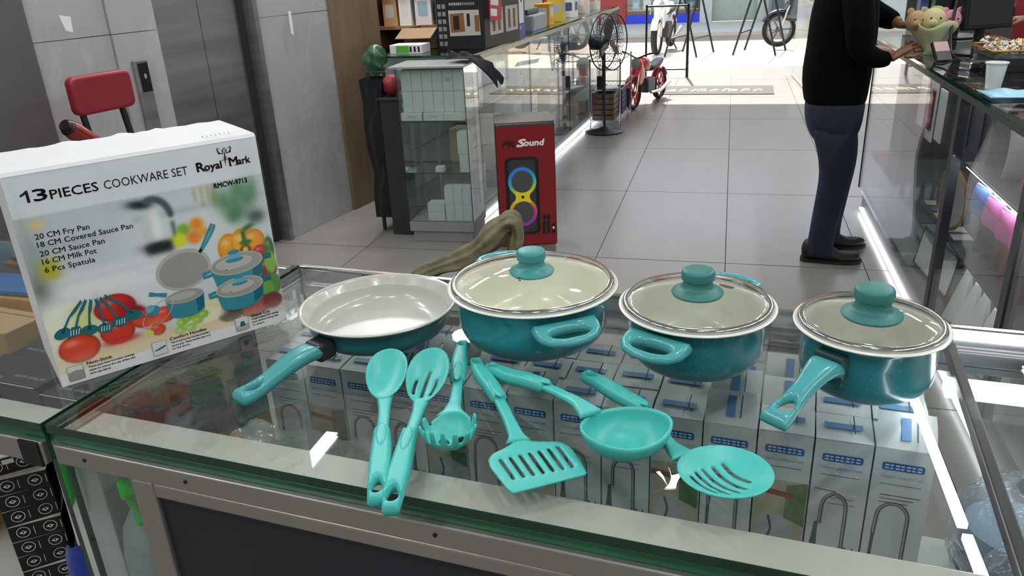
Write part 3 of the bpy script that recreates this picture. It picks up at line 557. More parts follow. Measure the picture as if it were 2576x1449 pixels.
# translucent header and footer bands
R(-9, 216.5, 300, 300, (232, 236, 240), .3, .55); R(-9, -9, 300, 15.5, (236, 237, 240), .3, .97)
sl_ = sm(yy - 15.5, .3) * sm(30 - yy, 6); blend(sl_ * .55, (232, 228, 224)); R(262, 0, 288, 266, (150, 158, 160), 12, .25)
img = np.clip((img - 128) * 1.12 + 128 + 14, 0, 255); lin = np.where(img / 255 <= .04045, img / 255 / 12.92, ((img / 255 + .055) / 1.055) ** 2.4)
Mf = plane((0, -.0004, 0), (1, 0, 0), (0, 0, 1))
me = bpy.data.meshes.new('printed_picture'); gx = np.linspace(.0005, BW - .0005, W_); gy = np.linspace(.0005, BH - .0045, H_)
co = np.zeros((H_, W_, 3)); co[..., 0] = gx[None, :]; co[..., 1] = -.0004; co[..., 2] = gy[:, None]
idx = np.arange(H_ * W_).reshape(H_, W_); fc_ = np.stack([idx[:-1, :-1], idx[:-1, 1:], idx[1:, 1:], idx[1:, :-1]], -1).reshape(-1, 4)
me.vertices.add(H_ * W_); me.vertices.foreach_set('co', co.ravel()); me.loops.add(fc_.size); me.loops.foreach_set('vertex_index', fc_.ravel()); me.polygons.add(len(fc_)); me.polygons.foreach_set('loop_start', np.arange(0, fc_.size, 4)); me.update(calc_edges=True)
ca = me.color_attributes.new('Col', 'FLOAT_COLOR', 'POINT'); ca.data.foreach_set('color', np.concatenate([lin, np.ones((H_, W_, 1))], -1).ravel()); me.materials.append(colmat('printed_photo', .28))
pic = bpy.data.objects.new('printed_picture', me); C.objects.link(pic); pic.parent = t
# vector part of the print: lettering, emblem, cookware, utensils, icons (units: millimetres)
PT = mat('print_teal', '3D93A6', .3); PT2 = mat('print_dark_teal', '1F6E7C', .3); PTL = mat('print_light_teal', '6FB8C6', .3); PIN = mat('print_cream', 'C4C0BA', .3); PIN2 = mat('print_grey', 'A6A49E', .3); PINK = mat('print_black', '141214', .35); PRED = mat('print_maroon', '3A1210', .35); PW = mat('print_white', 'EDEDED', .3)
Mv = Matrix.Translation((0, -.0007, 0)) @ Matrix(((.001, 0, 0, 0), (0, 0, -.0004, 0), (0, .001, 0, 0), (0, 0, 0, 1)))
tx = MB(Mv); tx.flat([(19.6, 229.3), (22.6, 229.3), (22.6, 243.2), (20.6, 243.2), (17.2, 240.6), (14, 239.2), (14, 236.8), (17, 237.8), (19.6, 239.4)]); tx.text('3', 26.6, 229.5, 19.0, width=13.6, bold=.35); tx.text('PIECES', 43.2, 228.8, 15.2, width=50, bold=.18); tx.text('COOKWARE SET', 99.5, 228.7, 15.0, width=96)
tx.text('RMCW-9713', 223.2, 204.8, 9.0, width=42.5, bold=.3)
for s_, y, w_ in (('20 CM Fry Pan', 186.3, 56.5), ('18 CM Covered Sauce Pan', 176.7, 102.5), ('20 CM Sauce Pan', 165.8, 68.5), ('16 CM Milk Pot', 156.0, 57.5), ('6 Pcs Spatula', 145.8, 53.5)): tx.text(s_, 16.9, y, 9.2, width=w_, bold=.08)
tx.text('Non-Stick', 31.9, 20.2, 5.8, width=29, bold=.12); tx.text('Comfort Handles', 130.3, 20.5, 5.6, width=47, bold=.12); tx.text('Glass Lid', 238, 19.6, 5.6, width=26, bold=.12)
for x, w_, ls in ((32.5, 53, ('These pans have non-stick coatings', 'inside to reduce the use of fats and', 'oils for easy clean up.')), (131, 50, ('The Comfort-Grip Handles provide a', 'secure grip. These handles stay cool', 'on the stove.')), (238, 38, ('Tempered glass lid for viewing', 'food without losing heat', 'or steam.'))):
    for k, l in enumerate(ls): tx.text(l, x, 15.6 - 4.4 * k, 3.5, width=w_ * (.45 if k == 2 else 1), bold=.1)
tx.build('lettering', PINK, t)
lg = MB(Mv); lg.text('R', 206.9, 229.3, 15.5, width=9.5, bold=.45); lg.text('oyal', 216, 229.3, 13.0, width=21.5, bold=.45); lg.text('M', 247.6, 229.5, 15.5, width=10.5, bold=.45); lg.text('ark', 258.4, 229.6, 13.0, width=16, bold=.4)
for x, y in ((207.2, 229.2), (213.6, 229.2), (248, 229.4), (254.6, 229.4), (207.2, 239.6)): lg.flat([(x - 1, y), (x + 3, y), (x + 2.6, y + .8), (x - .6, y + .8)])
lg.line([(205.5, 238.5), (208, 240.6), (213, 240.4)], [.3, .9, .4]); lg.line([(213, 233), (217, 228.3), (222, 228)], [1.2, 1, .2])
for sg in (1, -1):
    for k in range(4): lg.line([(244 + sg * 2.2, 246 + k * .6), (244 + sg * (6.5 + k * .3), 248 - k * .4), (244 + sg * (8.5 + k * .2), 252.5 + .3 * k), (244 + sg * (7.4 - k * 1.2), 256 - k * 1.3)], [.5, 1.1, .9, .2])
lg.ell(244, 250, 3.2, 2.2, ri=.6); lg.line([(244, 247.5), (243.4, 240), (242.4, 231)], [1.2, 2, .3]); lg.line([(239.2, 238.5), (247, 239)], .9); lg.line([(240.6, 241.5), (246.8, 241.8)], .7); lg.line([(242.5, 252.6), (244, 254.2), (246, 253)], .6)
lg.build('maker_emblem', PRED, t)
pc = MB(Mv @ Matrix.Translation((0, 0, -.0)))
def pot2(x, y, rx, ry, h, zz):
    pc.flat([(x - rx, y)] + [(x + rx * .9 * -cos(a), y - h + ry * .9 * -sin(a)) for a in [pi * k / 16 for k in range(17)]] + [(x + rx, y)], zz, 0); pc.flat([(x + rx * .55, y), (x + rx * .5, y - h - ry * .6), (x + rx * .9, y - h), (x + rx, y)], zz + .02, 1)
    pc.ell(x, y, rx, ry, zz + .05, 3); pc.ell(x, y, rx * .95, ry * .9, zz + .1, 4); pc.ell(x - rx * .1, y + ry * .1, rx * .7, ry * .55, zz + .12, 3)
pc.ell(166, 110, 34.5, 26.5, .0, 3, ang=.12); pc.ell(166, 109, 30.5, 22.5, .05, 4, ang=.12); pc.line([(191, 129), (199, 139), (208, 152), (213, 160)], [4.5, 6.5, 8, 7], .05, 0); pc.line([(194, 132), (204, 146), (211, 156)], [1, 2.4, 1], .1, 2); pc.ell(211, 157.5, 1.2, 2.6, .12, 4, ang=-.5); pc.line([(189, 127), (192.5, 131)], 4, .1, 5)
pot2(233, 101, 35, 15, 22, .2); pc.line([(200, 93), (188, 92), (187, 96), (199, 99)], 4, .2, 0); pc.line([(267, 99), (279, 99), (279, 103), (268, 104)], 4, .2, 1)
pc.flat([(222, 108), (224, 117), (238, 117), (240, 108)], .4, 2); pc.ell(231, 106.5, 12, 3.5, .38, 0); pc.ell(231, 117, 7.5, 3.2, .42, 0); pc.ell(218, 95, .9, .7, .42, 5)
pot2(231, 68, 32, 13.5, 20, .6); pc.line([(201, 63), (190, 63), (190, 67), (201, 69)], 4, .6, 0); pc.line([(262, 68), (274, 68), (274, 72), (263, 73)], 4, .6, 1); pc.flat([(224, 74), (226, 82), (239, 82), (241, 74)], .8, 2); pc.ell(232, 73, 11, 3, .78, 0); pc.ell(232, 82, 7, 2.8, .82, 0); pc.ell(218, 64, .9, .7, .82, 5)
pot2(160, 75, 24, 9, 21, .9); pc.line([(139, 82), (128, 86), (119, 89)], [6, 4, 6], .95, 0); pc.ell(124, 61, 24, 11.5, 1.2, 3, ang=.62, ri=.94); pc.ell(120, 66, 8, 6, 1.2, 0, ang=.5); pc.ell(116, 70, 6, 4.5, 1.22, 2, ang=.5)
for k, (x0, y0, x1, y1, kind) in enumerate(((45, 103, 16, 68, 's'), (50, 103, 29, 66, 't'), (55, 102, 45, 64, 's'), (60, 101.5, 62, 61, 'h'), (64, 101.5, 80, 64, 'h'), (69.5, 102.5, 96, 69, 'p'))):
    zz = 1.3 + .05 * k; mx_, my_ = x0 + (x1 - x0) * .62, y0 + (y1 - y0) * .5; pc.line([(x0, y0), (x0 + (x1 - x0) * .35, y0 + (y1 - y0) * .3), (mx_, my_), (x1, y1)], [3.2, 4.0, 2.2, 3], zz, 1); pc.ell(x0, y0 - .6, .8, 1.1, zz + .02, 6)
    if kind == 't': pc.flat([(x1 - 10, y1 - 6), (x1 + 8, y1 - 4), (x1 + 7, y1 + 6), (x1 - 2, y1 + 7)], zz, 1)
    else: pc.ell(x1, y1, 9.5, 6.4, zz, 1, ang=.35 if k < 2 else -.1)
    if kind in 'th':
        for q_ in range(4): pc.line([(x1 - 4.5 + 3 * q_ - .8, y1 - 3.4), (x1 - 4.5 + 3 * q_ + 1, y1 + 3.2)], .9, zz + .02, 6)
    if kind == 'p':
        for q_ in range(4): pc.line([(x1 - 6 + 4 * q_, y1 + 2), (x1 - 2 + 5 * q_, y1 - 8)], 1.8, zz + .02, 1)
for x, y in ((9.7, 5.6), (108, 5.8), (216, 6)): pc.flat([(x - .3, y - .3), (x + 17.3, y - .3), (x + 17.3, y + 18.3), (x - .3, y + 18.3)], 1.7, 5); pc.flat([(x, y), (x + 17, y), (x + 17, y + 18), (x, y + 18)], 1.75, 6)
pc.flat([(9.7, 5.6), (26.7, 5.6), (26.7, 17), (18, 17.8), (9.7, 16)], 1.8, 4); pc.line([(110, 12), (116, 13.5), (124, 16)], [1.5, 2.6, 2.2], 1.8, 1); pc.flat([(216, 6), (233, 6), (233, 14), (216, 12)], 1.8, 3); pc.ell(225, 12.5, 4.6, 1.6, 1.85, 1); pc.flat([(222, 12.6), (222.5, 18), (228, 18), (228, 12.6)], 1.87, 1)
pc.build('printed_cookware', [PT, PT2, PTL, PIN, PIN2, PINK, PW], t)
tp = MB(Matrix.Translation((0, 0, BH + .0032)))
for k in range(7): tp.line([(.225 + .0055 * k, .012 + .001 * (k % 3)), (.2265 + .0055 * k, .022 - .001 * (k % 2))], .0011)
tp.line([(.225, .006), (.24, .007)], .0008); tp.line([(.262, .016), (.28, .017)], .0009); tp.line([(.250, .007), (.258, .006)], .0008); tp.build('top_print', PINK, t)
# ================================================================ faucet cartons inside the display counter
FBOX = mat('faucet_carton', 'CDD3D2', .5, vary=.03, bump=.05); BLUE = mat('label_blue', '2E62A8', .4); LBLUE = mat('pale_blue_ink', '8FA9C4', .5); LINE = mat('thin_black_line', '2A2A2E', .5); WTXT = mat('label_white_text', 'DDE6F0', .5)
FCH = mat('printed_chrome', '4E5356', .35); FHI = mat('printed_chrome_light', 'AEB4B6', .35); PHB = mat('printed_beige', 'B4AA8E', .45, vary=.15, scale=30); PHG = mat('printed_green', '5E7A4C', .45, vary=.3, scale=60); PHR = mat('printed_red', '8A4038', .45); WAT = mat('printed_water', 'B4C6CE', .4)
FBLUE = mat('flap_blue', '5B84B8', .45)
BW2, BD2, BZ, BH2 = .0618, .056, .68, .246
def carton_parts(t, kind, flap):
    MB().box(-BW2 / 2, 0, 0, BW2 / 2, BD2, BH2).build('body', FBOX, t)
    ang, l = flap
    f = MB(Matrix.Translation((0, .0, BH2 + .0005)) @ Matrix.Rotation(ang, 4, 'X')) if l > 0 else MB(Matrix.Translation((0, BD2, BH2 + .0005)) @ Matrix.Rotation(pi - ang, 4, 'X'))
    N = 6; Lf = abs(l); vs = []; fs = []
    for z in (0, .0008):
        for j in range(5):
            for i in range(N + 1): vs.append((-BW2 / 2 + BW2 * i / N, Lf * j / 4, z + .004 * sin(pi * j / 4) * (1 if ang > .1 else .35) * (1 + .3 * sin(i))))
    o_ = 5 * (N + 1)
    for j in range(4):
        for i in range(N): a = j * (N + 1) + i; fs += [(o_ + a, o_ + a + 1, o_ + a + N + 2, o_ + a + N + 1), (a, a + N + 1, a + N + 2, a + 1)]
    f.add(vs, fs); f.box(-.022, Lf * .35, .0046, .02, Lf * .55, .0049, 1) if ang < .1 else f.box(-.006, Lf * .2, .0058, .004, Lf * .8, .0062, 1)
    f.box(.010, Lf * .2, .0055, .0112, Lf * .85, .0062, 2)
    f.build('lid_flap', [FBOX, FBLUE, LINE], t, 40)
    p = MB(plane((0, -.0002, 0), (1, 0, 0), (0, 0, 1))); H = BH2
    p.flat(rrect(-.022, H - .028, .022, H - .0175, .003), .0001, 0)
    for yy_ in (H - .0212, H - .0252):
        for k in range(7): p.flat([(-.019 + .0056 * k, yy_ - .0008), (-.0148 + .0056 * k - .001 * (k % 2), yy_ - .0008), (-.0148 + .0056 * k - .001 * (k % 2), yy_ + .001), (-.019 + .0056 * k, yy_ + .001)], .0002, 1)
    p.text('Universal splashproof head', 0, H - .0385, .0062, .0001, 2, width=.044, align='C'); p.line([(-.022, H - .047), (.021, H - .047)], .0007, .0001, 3)
    if kind == 1:   # photo panel: hand, greens, red bar
        p.flat([(-.03, .03), (.03, .03), (.03, H - .066), (-.03, H - .066)], .0001, 4); p.flat([(.006, H - .12), (.03, H - .13), (.03, H - .066), (.006, H - .072)], .0002, 5); p.flat([(-.03, H - .078), (.016, H - .083), (.016, H - .091), (-.03, H - .086)], .0003, 6)
        p.ell(-.004, H - .15, .022, .034, .0002, 7); p.line(spl([(-.012, H - .12), (-.008, H - .14), (-.013, H - .16), (-.009, H - .18)], 5), .003, .0004, 8); p.ell(.004, H - .19, .02, .012, .0003, 9)
    else:
        y0 = H - .168; sx = .9 if kind == 0 else 1.1; arc = [(.012 * sx, y0), (.012 * sx, y0 + .075)] + [(-.003 * sx + .015 * sx * cos(a), y0 + .075 + .02 * sin(a)) for a in [pi * k / 12 for k in range(13)]] + [(-.019 * sx, y0 + .05)]
        p.line(arc, .0044, .0002, 8); p.line([(x - .0005, y) for x, y in arc], .0014, .0003, 7)
        if kind == 0:
            p.line([(-.0205, y0 + .052), (-.021, y0 + .03), (-.0215, y0 + .018)], [.004, .006, .008], .0002, 8); p.flat([(-.026, y0 + .018), (-.017, y0 + .018), (-.015, y0 - .02), (-.029, y0 - .02)], .0001, 9)
            p.line([(.012, y0 + .02), (.012, y0 - .02)], .009, .0003, 8); p.line([(.014, y0 + .004), (.026, y0 - .002)], [.008, .006], .0003, 8); p.line([(.020, y0 + .004), (.024, y0 + .02)], .0022, .0003, 8)
            p.flat([(-.026, H - .068), (-.002, H - .070), (-.002, H - .069), (-.026, H - .067)], .0002, 3); p.flat([(-.014, H - .078), (.018, H - .078), (.018, H - .0786), (-.014, H - .0786)], .0002, 3); p.flat([(-.016, H - .086), (.019, H - .086), (.019, H - .0866), (-.016, H - .0866)], .0002, 3)
        else:
            for k in range(3): p.line([(-.02, H - .062 - .005 * k), (.022 - .006 * k, H - .062 - .005 * k)], .0009, .0002, 3)
            p.line([(-.019 * sx, y0 + .05), (-.022, y0 - .02)], .0035, .0002, 8)
    p.build('printed_front', [BLUE, WTXT, LBLUE, LINE, PHB, PHG, PHR, FHI, FCH, WAT], t)
protos = {}
flaps = [(.03, .056), (.05, .05), (.62, .046), (.03, -.056), (.34, .05)]
def carton(u, v, kind, fl, label, dz=0, dr=0):
    key = (kind, fl)
    p = L(u, v, BZ + dz)
    if key not in protos:
        t = thing('faucet_carton', label, 'box', p, CA + dr, 'white faucet cartons inside the display counter'); carton_parts(t, kind, flaps[fl]); protos[key] = t
    else: dup(protos[key], p, CA + dr, label)
fk = [2, 0, 1, 2, 1, 0, 0, 1, 2, 1, 0, 2, 1, 2]; ff = [2, 0, 0, 2, 0, 1, 0, 4, 1, 0, 2, 0, 1, 0]
for row, v0 in (('front', .318), ('middle', .377), ('back', .434)):
    for k in range(14):
        if row == 'back' and k > 13: continue
        u = .9105 - .0638 * k
        carton(u, v0 + rnd.uniform(-.001, .001), fk[k] if row == 'front' else fk[(k * 5 + 2) % 14], ff[k] if row == 'front' else ff[(k * 3 + (1 if row == 'middle' else 4)) % 14], 'white faucet carton with blue label, %s from the right in the %s row' % (ORD[k], row), dr=rnd.uniform(-.012, .012))
# bathroom scale boxes in the left bay, clear bubble film over them
SCB = mat('scale_box_dark', '2A2C30', .3, vary=.15); STX = mat('grey_print', 'A8ACB0', .5)
hts = [.68, .714, .748, .782]
for k, z in enumerate(hts):
    t = thing('scale_box', 'flat dark scale carton in the left bay, %s from the bottom of its stack' % ORD[k], 'box', L(.125, .185, z), CA + rad((-3, 4, -2, 5)[k]), 'flat dark scale cartons')
    MB().box(-.105, -.1, .0, .105, .1, .033).build('carton', SCB, t, bevel=.0015)
    p = MB(plane((0, 0, .0333), (-1, 0, 0), (0, -1, 0))); p.text('Bluetooth', -.09, .04, .022); p.text('carbon scale', -.09, -.06, .024); p.line(rrect(-.095, -.09, .095, .09, .01), .0012); p.build('lettering', STX, t)
FILM = glass('clear_film', 'F2F4F2', .06, 1.8, .30, 'F2F4F0', wrinkle=1.0, wscale=60)
b = MB(); N = 40; vs = []; fs = []
for j in range(N + 1):
    for i in range(N + 1):
        u, v = .03 + .22 * i / N, .075 + .21 * j / N; h = .835 + .006 * sin(u * 70 + 2 * sin(v * 40)) + .003 * sin(v * 210) * (i % 2) + .003 * rnd.random(); vs.append(tuple(L(u, v, h)))
for j in range(N):
    for i in range(N): a = j * (N + 1) + i; fs.append((a, a + 1, a + N + 2, a + N + 1))
o = b.add(vs, fs).build('bubble_film', FILM, None, 70); tag(o, 'crumpled clear bubble film over the dark cartons under the glass', 'plastic film')
# clear bags of goods in the right bay
BAGF = glass('bag_film', 'E4EAF0', .05, 1.5, .10, 'DDE6F2', wrinkle=.8, wscale=25); GOOD = mat('grey_blue_goods', '8FA2AE', .5, vary=.3); GOOD2 = mat('dark_goods', '3E4650', .5, vary=.3)
for k, (u, v, z, s, lb) in enumerate(((1.06, .12, .68, .075, 'nearest'), (1.07, .27, .68, .08, 'middle'), (1.06, .41, .68, .07, 'furthest'))):
    t = thing('bagged_goods', 'grey household goods wrapped in clear film, %s of three right of the dark bar' % lb, 'package', L(u, v, z), CA + .3 * k, 'film wrapped goods in the right bay')
    MB().lathe([(.0001, 0), (s * .8, .0), (s * .86, .05), (s * .8, .10), (s * .4, .115), (.0001, .118)], 24).build('bowl_stack', GOOD if k != 1 else GOOD2, t, 50); MB().lathe([(s * .9, .03), (s * .92, .035), (s * .9, .04)], 24).build('band', WHITE, t, 50)
    b = MB(); P = []
    for j in range(9):
        f = j / 8; r = s * (1.05 * sin(.35 + f * 2.4) ** .5 if f < .95 else .2); P += [(r * (1 + .08 * sin(5 * a + j)) * cos(a), r * (1 + .08 * cos(4 * a + 2 * j)) * sin(a), .004 + f * .16 + .006 * sin(3 * a)) for a in [2 * pi * q / 24 for q in range(24)]]
    b.add(P, [(j * 24 + q, j * 24 + (q + 1) % 24, (j + 1) * 24 + (q + 1) % 24, (j + 1) * 24 + q) for j in range(8) for q in range(24)]).build('film', BAGF, t, 70)
# spray bottles with green heads behind the left front glass
GRN = mat('green_plastic', '2EC238', .3, vary=.05); BOT = glass('milky_bottle', 'C4DCD8', .15, 1.45, .55, 'BFD6D8')
def spray(name, label, u, v, z0, rz):
    t = thing(name, label, 'bottle', L(u, v, z0), CA + rz)
    MB().lathe([(.0001, 0), (.034, 0), (.037, .008), (.036, .10), (.03, .135), (.016, .16), (.013, .18), (.0001, .18)], 32).build('bottle', BOT, t, 50)
    MB().lathe([(.017, .168), (.018, .172), (.018, .192), (.014, .196), (.0001, .196)], 24).build('collar', GRN, t, 50)
    MB().box(-.012, -.055, .205, .012, .03, .235).box(-.008, -.012, .19, .008, .012, .21).build('spray_head', GRN, t, bevel=.006, seg=3)
    MB().tube(spl([(0, -.042, .21), (0, -.034, .185), (0, -.04, .16)], 5), [.006] * 10 + [.004], 8).build('trigger', GRN, t, 50)
    for y in (-.058,): MB().box(-.007, y, .214, .007, y + .006, .228).build('nozzle', GRN, t, bevel=.002)
spray('spray_bottle', 'milky spray bottle with green head behind the left front glass', .052, .054, .70, .7)
MB().box(.02, .02, .66, .1, .11, .70).build('riser', SHELFW, dc)
t = thing('scale_box', 'upright dark scale carton with circle print behind the left front glass', 'box', L(.135, .095, .66), CA)
MB().box(-.075, 0, 0, .1, .03, .27).build('carton', SCB, t, bevel=.0015)
p = MB(plane((-.01, -.0004, .14), (1, 0, 0), (0, 0, 1))); p.ell(0, 0, .075, .1, 0, ri=.985); p.flat(rrect(-.02, .10, .02, .12, .009), .0001); p.flat(rrect(-.02, -.125, .02, -.105, .009), .0001); p.line(rrect(-.06, .02, -.048, .028, .001), .001); p.build('circle_print', STX, t)
# ================================================================ inside the left counter
EYEB = mat('black_gift_box', '121214', .35)
for k in range(14):
    z = .515 + .0256 * k; top = k == 13
    t = thing('black_box', 'slim black eye emblem box, %s of the stack beside the paper bag' % (ORD[k] + ' from the bottom' if not top else 'topmost'), 'box', L(-.205 - (.012 if top else 0), .045, z), CA + rad(45 + 3 * sin(k * 2)), 'black boxes with eye emblems')
    MB().box(0, 0, .0, .066, .09, .0245).build('carton', EYEB, t, bevel=.0006)
    MB().box(.0004, .0004, .0245, .0656, .0896, .0256).build('pale_top', mat('pale_box_top', 'D4CCC0', .5), t)
    for M_ in (plane((0, -.0003, .012), (1, 0, 0), (0, 0, 1)), plane((-.0003, .09, .012), (0, -1, 0), (0, 0, 1))):
        p = MB(M_)
        for x in (.017, .05):
            p.ell(x, .001, .0085, .0085, 0, ri=.9); p.flat([(x - .005, .001), (x, .0035), (x + .0045, .001), (x, -.0025)], 0); p.ell(x, .001, .0013, .0016, .0001, 1, 12); p.line([(x + .0135, .007), (x + .0135, -.006)], .0007)
        if top: p.flat(rrect(.026, .003, .040, .010, .0005), .0002)
        p.build('emblem', [PW, INK], t)
t = thing('paper_bag', 'plain white paper bag standing beside the stacked black boxes', 'bag', L(-.072, .065, .515), CA - .1)
MB().add([(-.05, 0, 0), (.055, .0, 0), (.055, .07, 0), (-.05, .07, 0), (-.055, .012, .42), (.045, .004, .40), (.045, .05, .40), (-.055, .06, .42)], [(0, 1, 5, 4), (1, 2, 6, 5), (2, 3, 7, 6), (3, 0, 4, 7), (0, 3, 2, 1)]).build('bag', WHITE, t, bevel=.002)
MB().tube(spl([(-.02, .004, .38), (-.015, -.004, .43), (.01, -.004, .43), (.015, .004, .38)], 6), .002, 6).build('handle', WHITE, t, 60)
t = thing('green_trigger_head', 'bright green trigger sprayer hanging over the white paper bag', 'sprayer', L(-.045, .07, .88), CA)
MB().tube(spl([(.03, .0, .06), (.0, -.01, .055), (-.018, -.014, .02), (-.022, -.016, -.02), (-.032, -.018, -.05)], 6), [.020, .020, .019, .018, .017, .016, .015, .014, .013, .012, .011, .010, .009, .009, .008, .008, .007, .007, .006, .006, .006, .005, .005, .004, .003], 12).build('trigger', GRN, t, 60); MB().box(-.02, -.02, .05, .035, .02, .085).build('head', GRN, t, bevel=.008, seg=3)
CLB = mat('royal_blue_cloth', '0E2C96', .85, vary=.2, bump=.3, bscale=60, sheen=.3)
def cloth(name, label, cat, M, W, Hh, f, m, n=40, th=.002, sm_=60):
    b = MB(M); vs = [f(i / n, j / n) for j in range(n + 1) for i in range(n + 1)]
    o = b.add(vs, [(j * (n + 1) + i, j * (n + 1) + i + 1, (j + 1) * (n + 1) + i + 1, (j + 1) * (n + 1) + i) for j in range(n) for i in range(n)]).build(name, m, None, sm_)
    md = o.modifiers.new('solid', 'SOLIDIFY'); md.thickness = th; md.offset = 0; tag(o, label, cat); return o
Mc = Matrix.Translation(L(-.12, .03, .515)) @ Matrix.Rotation(CA, 4, 'Z')
cloth('blue_cloth', 'crumpled royal blue cloth below the white paper bag', 'cloth', Mc, 0, 0, lambda a, c: ((a - .5) * .26 + .02 * sin(c * 6), .006 + .03 * c + .016 * sin(a * 16 + c * 3) * (1 - .3 * c) + .016, .01 + .23 * c * (.55 + .45 * sin(a * 2.6) ** 2 * 1.0) + .012 * sin(a * 9)), CLB)
BEI = mat('kraft_card', 'BE9A6C', .5, vary=.08); ORG = mat('orange_card', 'D89E48', .45, vary=.06); TAN = mat('tan_card', 'B79878', .5, vary=.08); BLU2 = mat('sky_blue_card', '6FB4D8', .4)
q = 0
for u, v, z, w_, d_, h_, m, lb, a in ((-.60, .42, .515, .26, .09, .425, ORG, 'orange carton furthest back left of the cookware box', 2), (-.52, .32, .515, .18, .08, .415, BEI, 'kraft carton in front of the orange carton', -3), (-.30, .452, .515, .22, .06, .40, TAN, 'tan carton just behind the dark cartons', 4), (-.68, .24, .515, .18, .10, .41, BEI, 'kraft carton nearest the left edge of the photo', 5)):
    t = thing('card_carton', lb, 'box', L(u, v, z), CA + rad(a)); MB().box(-w_ / 2, -d_ / 2, 0, w_ / 2, d_ / 2, h_).build('carton', m, t, bevel=.002)
    p = MB(plane((0, 0, h_ + .0004), (1, 0, 0), (0, 1, 0))); p.text('XATT', -.02, -.04, .022, width=.06); p.line([(-.1, .02), (.09, .025)], .0015, 0, 1); p.build('lettering', [PW, LINE], t)
for k in range(4):
    for j in range(3):
        t = thing('dark_carton', 'glossy dark carton left of the cookware box, %s one of the %s' % (ORD[k], ('nearest', 'middle', 'furthest')[j] + ' column'), 'box', L(-.085 - .085 * k, .195 + .09 * j, .515), CA + rad(1.5 * sin(3 * k + j)), 'glossy dark cartons'); h_ = .415 - .004 * ((k * 2 + j) % 4)
        MB().box(-.04, -.0425, 0, .04, .0425, h_).build('carton', SCB, t, bevel=.001)
        p = MB(plane((0, 0, h_ + .0004), (1, 0, 0), (0, 1, 0))); p.line([(-.039, -.046), (.039, -.046)], .0022); p.text('carbon scale', .034, -.02, .011, ang=pi, width=.06); p.build('lettering', STX, t)
t = thing('blue_carton', 'pale blue carton at the left edge behind the orange carton', 'box', L(-.84, .43, .515), CA); MB().box(-.1, -.04, 0, .05, .04, .455).build('carton', BLU2, t, bevel=.002); p = MB(plane((-.02, -.0405, .40), (1, 0, 0), (0, 0, 1))); p.text('R1', .02, -.03, .03); p.build('lettering', LINE, t)
o = MB(Matrix.Translation(L(-.60, .42, .942))).box(-.12, -.04, 0, .10, .04, .008).build('blue_folder', mat('folder_blue', '2C6FB4', .4), None, bevel=.001); o.rotation_euler = (0, 0, 0); tag(o, 'flat blue folder lying on the orange carton', 'folder')
# ================================================================ behind the counter: chair, tower, speaker carton, sack
RED = mat('red_vinyl', '8E2230', .45, vary=.05, coat=.15)
sx_, sy_ = -2.40, 2.66
t = thing('bar_stool', 'red padded stool back on two black posts in front of the grey marble', 'stool', (sx_, sy_, 0), WA)
b = MB(); b.prism(rrect(-.14, -.075, .14, .075, .03), -.022, .022); o = b.build('backrest', RED, t, 40, bevel=.012, seg=4); o.matrix_local = Matrix.Translation((-.03, 0, 1.055)) @ Matrix.Rotation(pi / 2, 4, 'Z') @ Matrix.Rotation(pi / 2, 4, 'X')
for s_ in (-.1, .085): MB().tube([(0, s_, .70), (-.02, s_, .86), (-.045, s_, 1.03)], .013, 10).build('back_post', BLACK, t, 60)
MB().lathe([(.0001, .66), (.15, .66), (.165, .675), (.165, .705), (.15, .72), (.0001, .722)], 36).build('seat', RED, t, 50)
for a in (.6, 2.2, 3.8, 5.4): MB().tube([(.1 * cos(a), .1 * sin(a), .66), (.2 * cos(a), .2 * sin(a), 0)], .012, 8).build('leg', BLACK, t, 60)
MB().lathe([(.165, .25), (.173, .25), (.173, .262), (.165, .262), (.165, .25)], 32).build('foot_ring', BLACK, t, 50)
t = thing('padded_arm', 'tilted red padded bar with dark end beside the red stool', 'stool part', (-2.22, 2.45, 0))
MB().tube([(.0, -.21, 1.0), (.0, -.19, .985), (0, -.02, .84), (0, .06, .77)], [.028, .033, .036, .036], 16).build('pad', mat('glossy_red', '8C1C1E', .25, coat=.6), t, 60); MB().tube([(0, -.222, 1.01), (0, -.205, .996)], [.02, .0305], 16).build('end_cap', BLACK, t, 60)
MB().tube([(0, .05, .775), (0, .06, .02)], .016, 10).build('post', BLACK, t, 60); MB().lathe([(.0001, 0), (.14, 0), (.14, .01), (.02, .03), (.0001, .03)], 28).build('base', BLACK, t, 50, loc=(0, .06, 0))

# glass tower, frame TW: origin front left foot
TA = atan2(.02, .379); TO = V((-1.716, 3.963, 0))
t = thing('display_tower', 'small glass display tower on a grey plinth beside the red speaker carton', 'display case', TO, TA)
tw, td, th = .38, .29, .98; TG = glass('tower_glass', 'F6FAF8', 0, 1.5)
MB().box(.015, .012, 0, tw - .01, td, .064).box(0, 0, .064, tw, td, .123).build('plinth', GREY, t, bevel=.003)
MB().box(-.03, -.012, th - .012, tw + .005, td, th).build('top_plate', mat('grey_top', '9A9C9A', .3), t, bevel=.002)
for nm, bx, ids in (('front_pane', (0, 0, .123, tw, .005, th - .012), [1, 1, 0, 0, 1, 1]), ('side_pane', (0, .005, .123, .005, td, th - .012), [1, 1, 1, 1, 0, 0]), ('side_pane', (tw - .005, .005, .123, tw, td, th - .012), [1, 1, 1, 1, 0, 0])):
    b = MB(); b.box(*bx); b.i = ids; b.build(nm, [TG, GEDGE], t)
for z in (.69, .405): b = MB(); b.box(.006, .006, z - .006, tw - .006, td, z); b.i = [0, 0, 1, 1, 1, 1]; b.build('shelf', [TG, GEDGE], t)
for x in (.01, .12): MB().box(x, td - .03, .13, x + .012, td - .015, .69).build('back_upright', GREY, t)
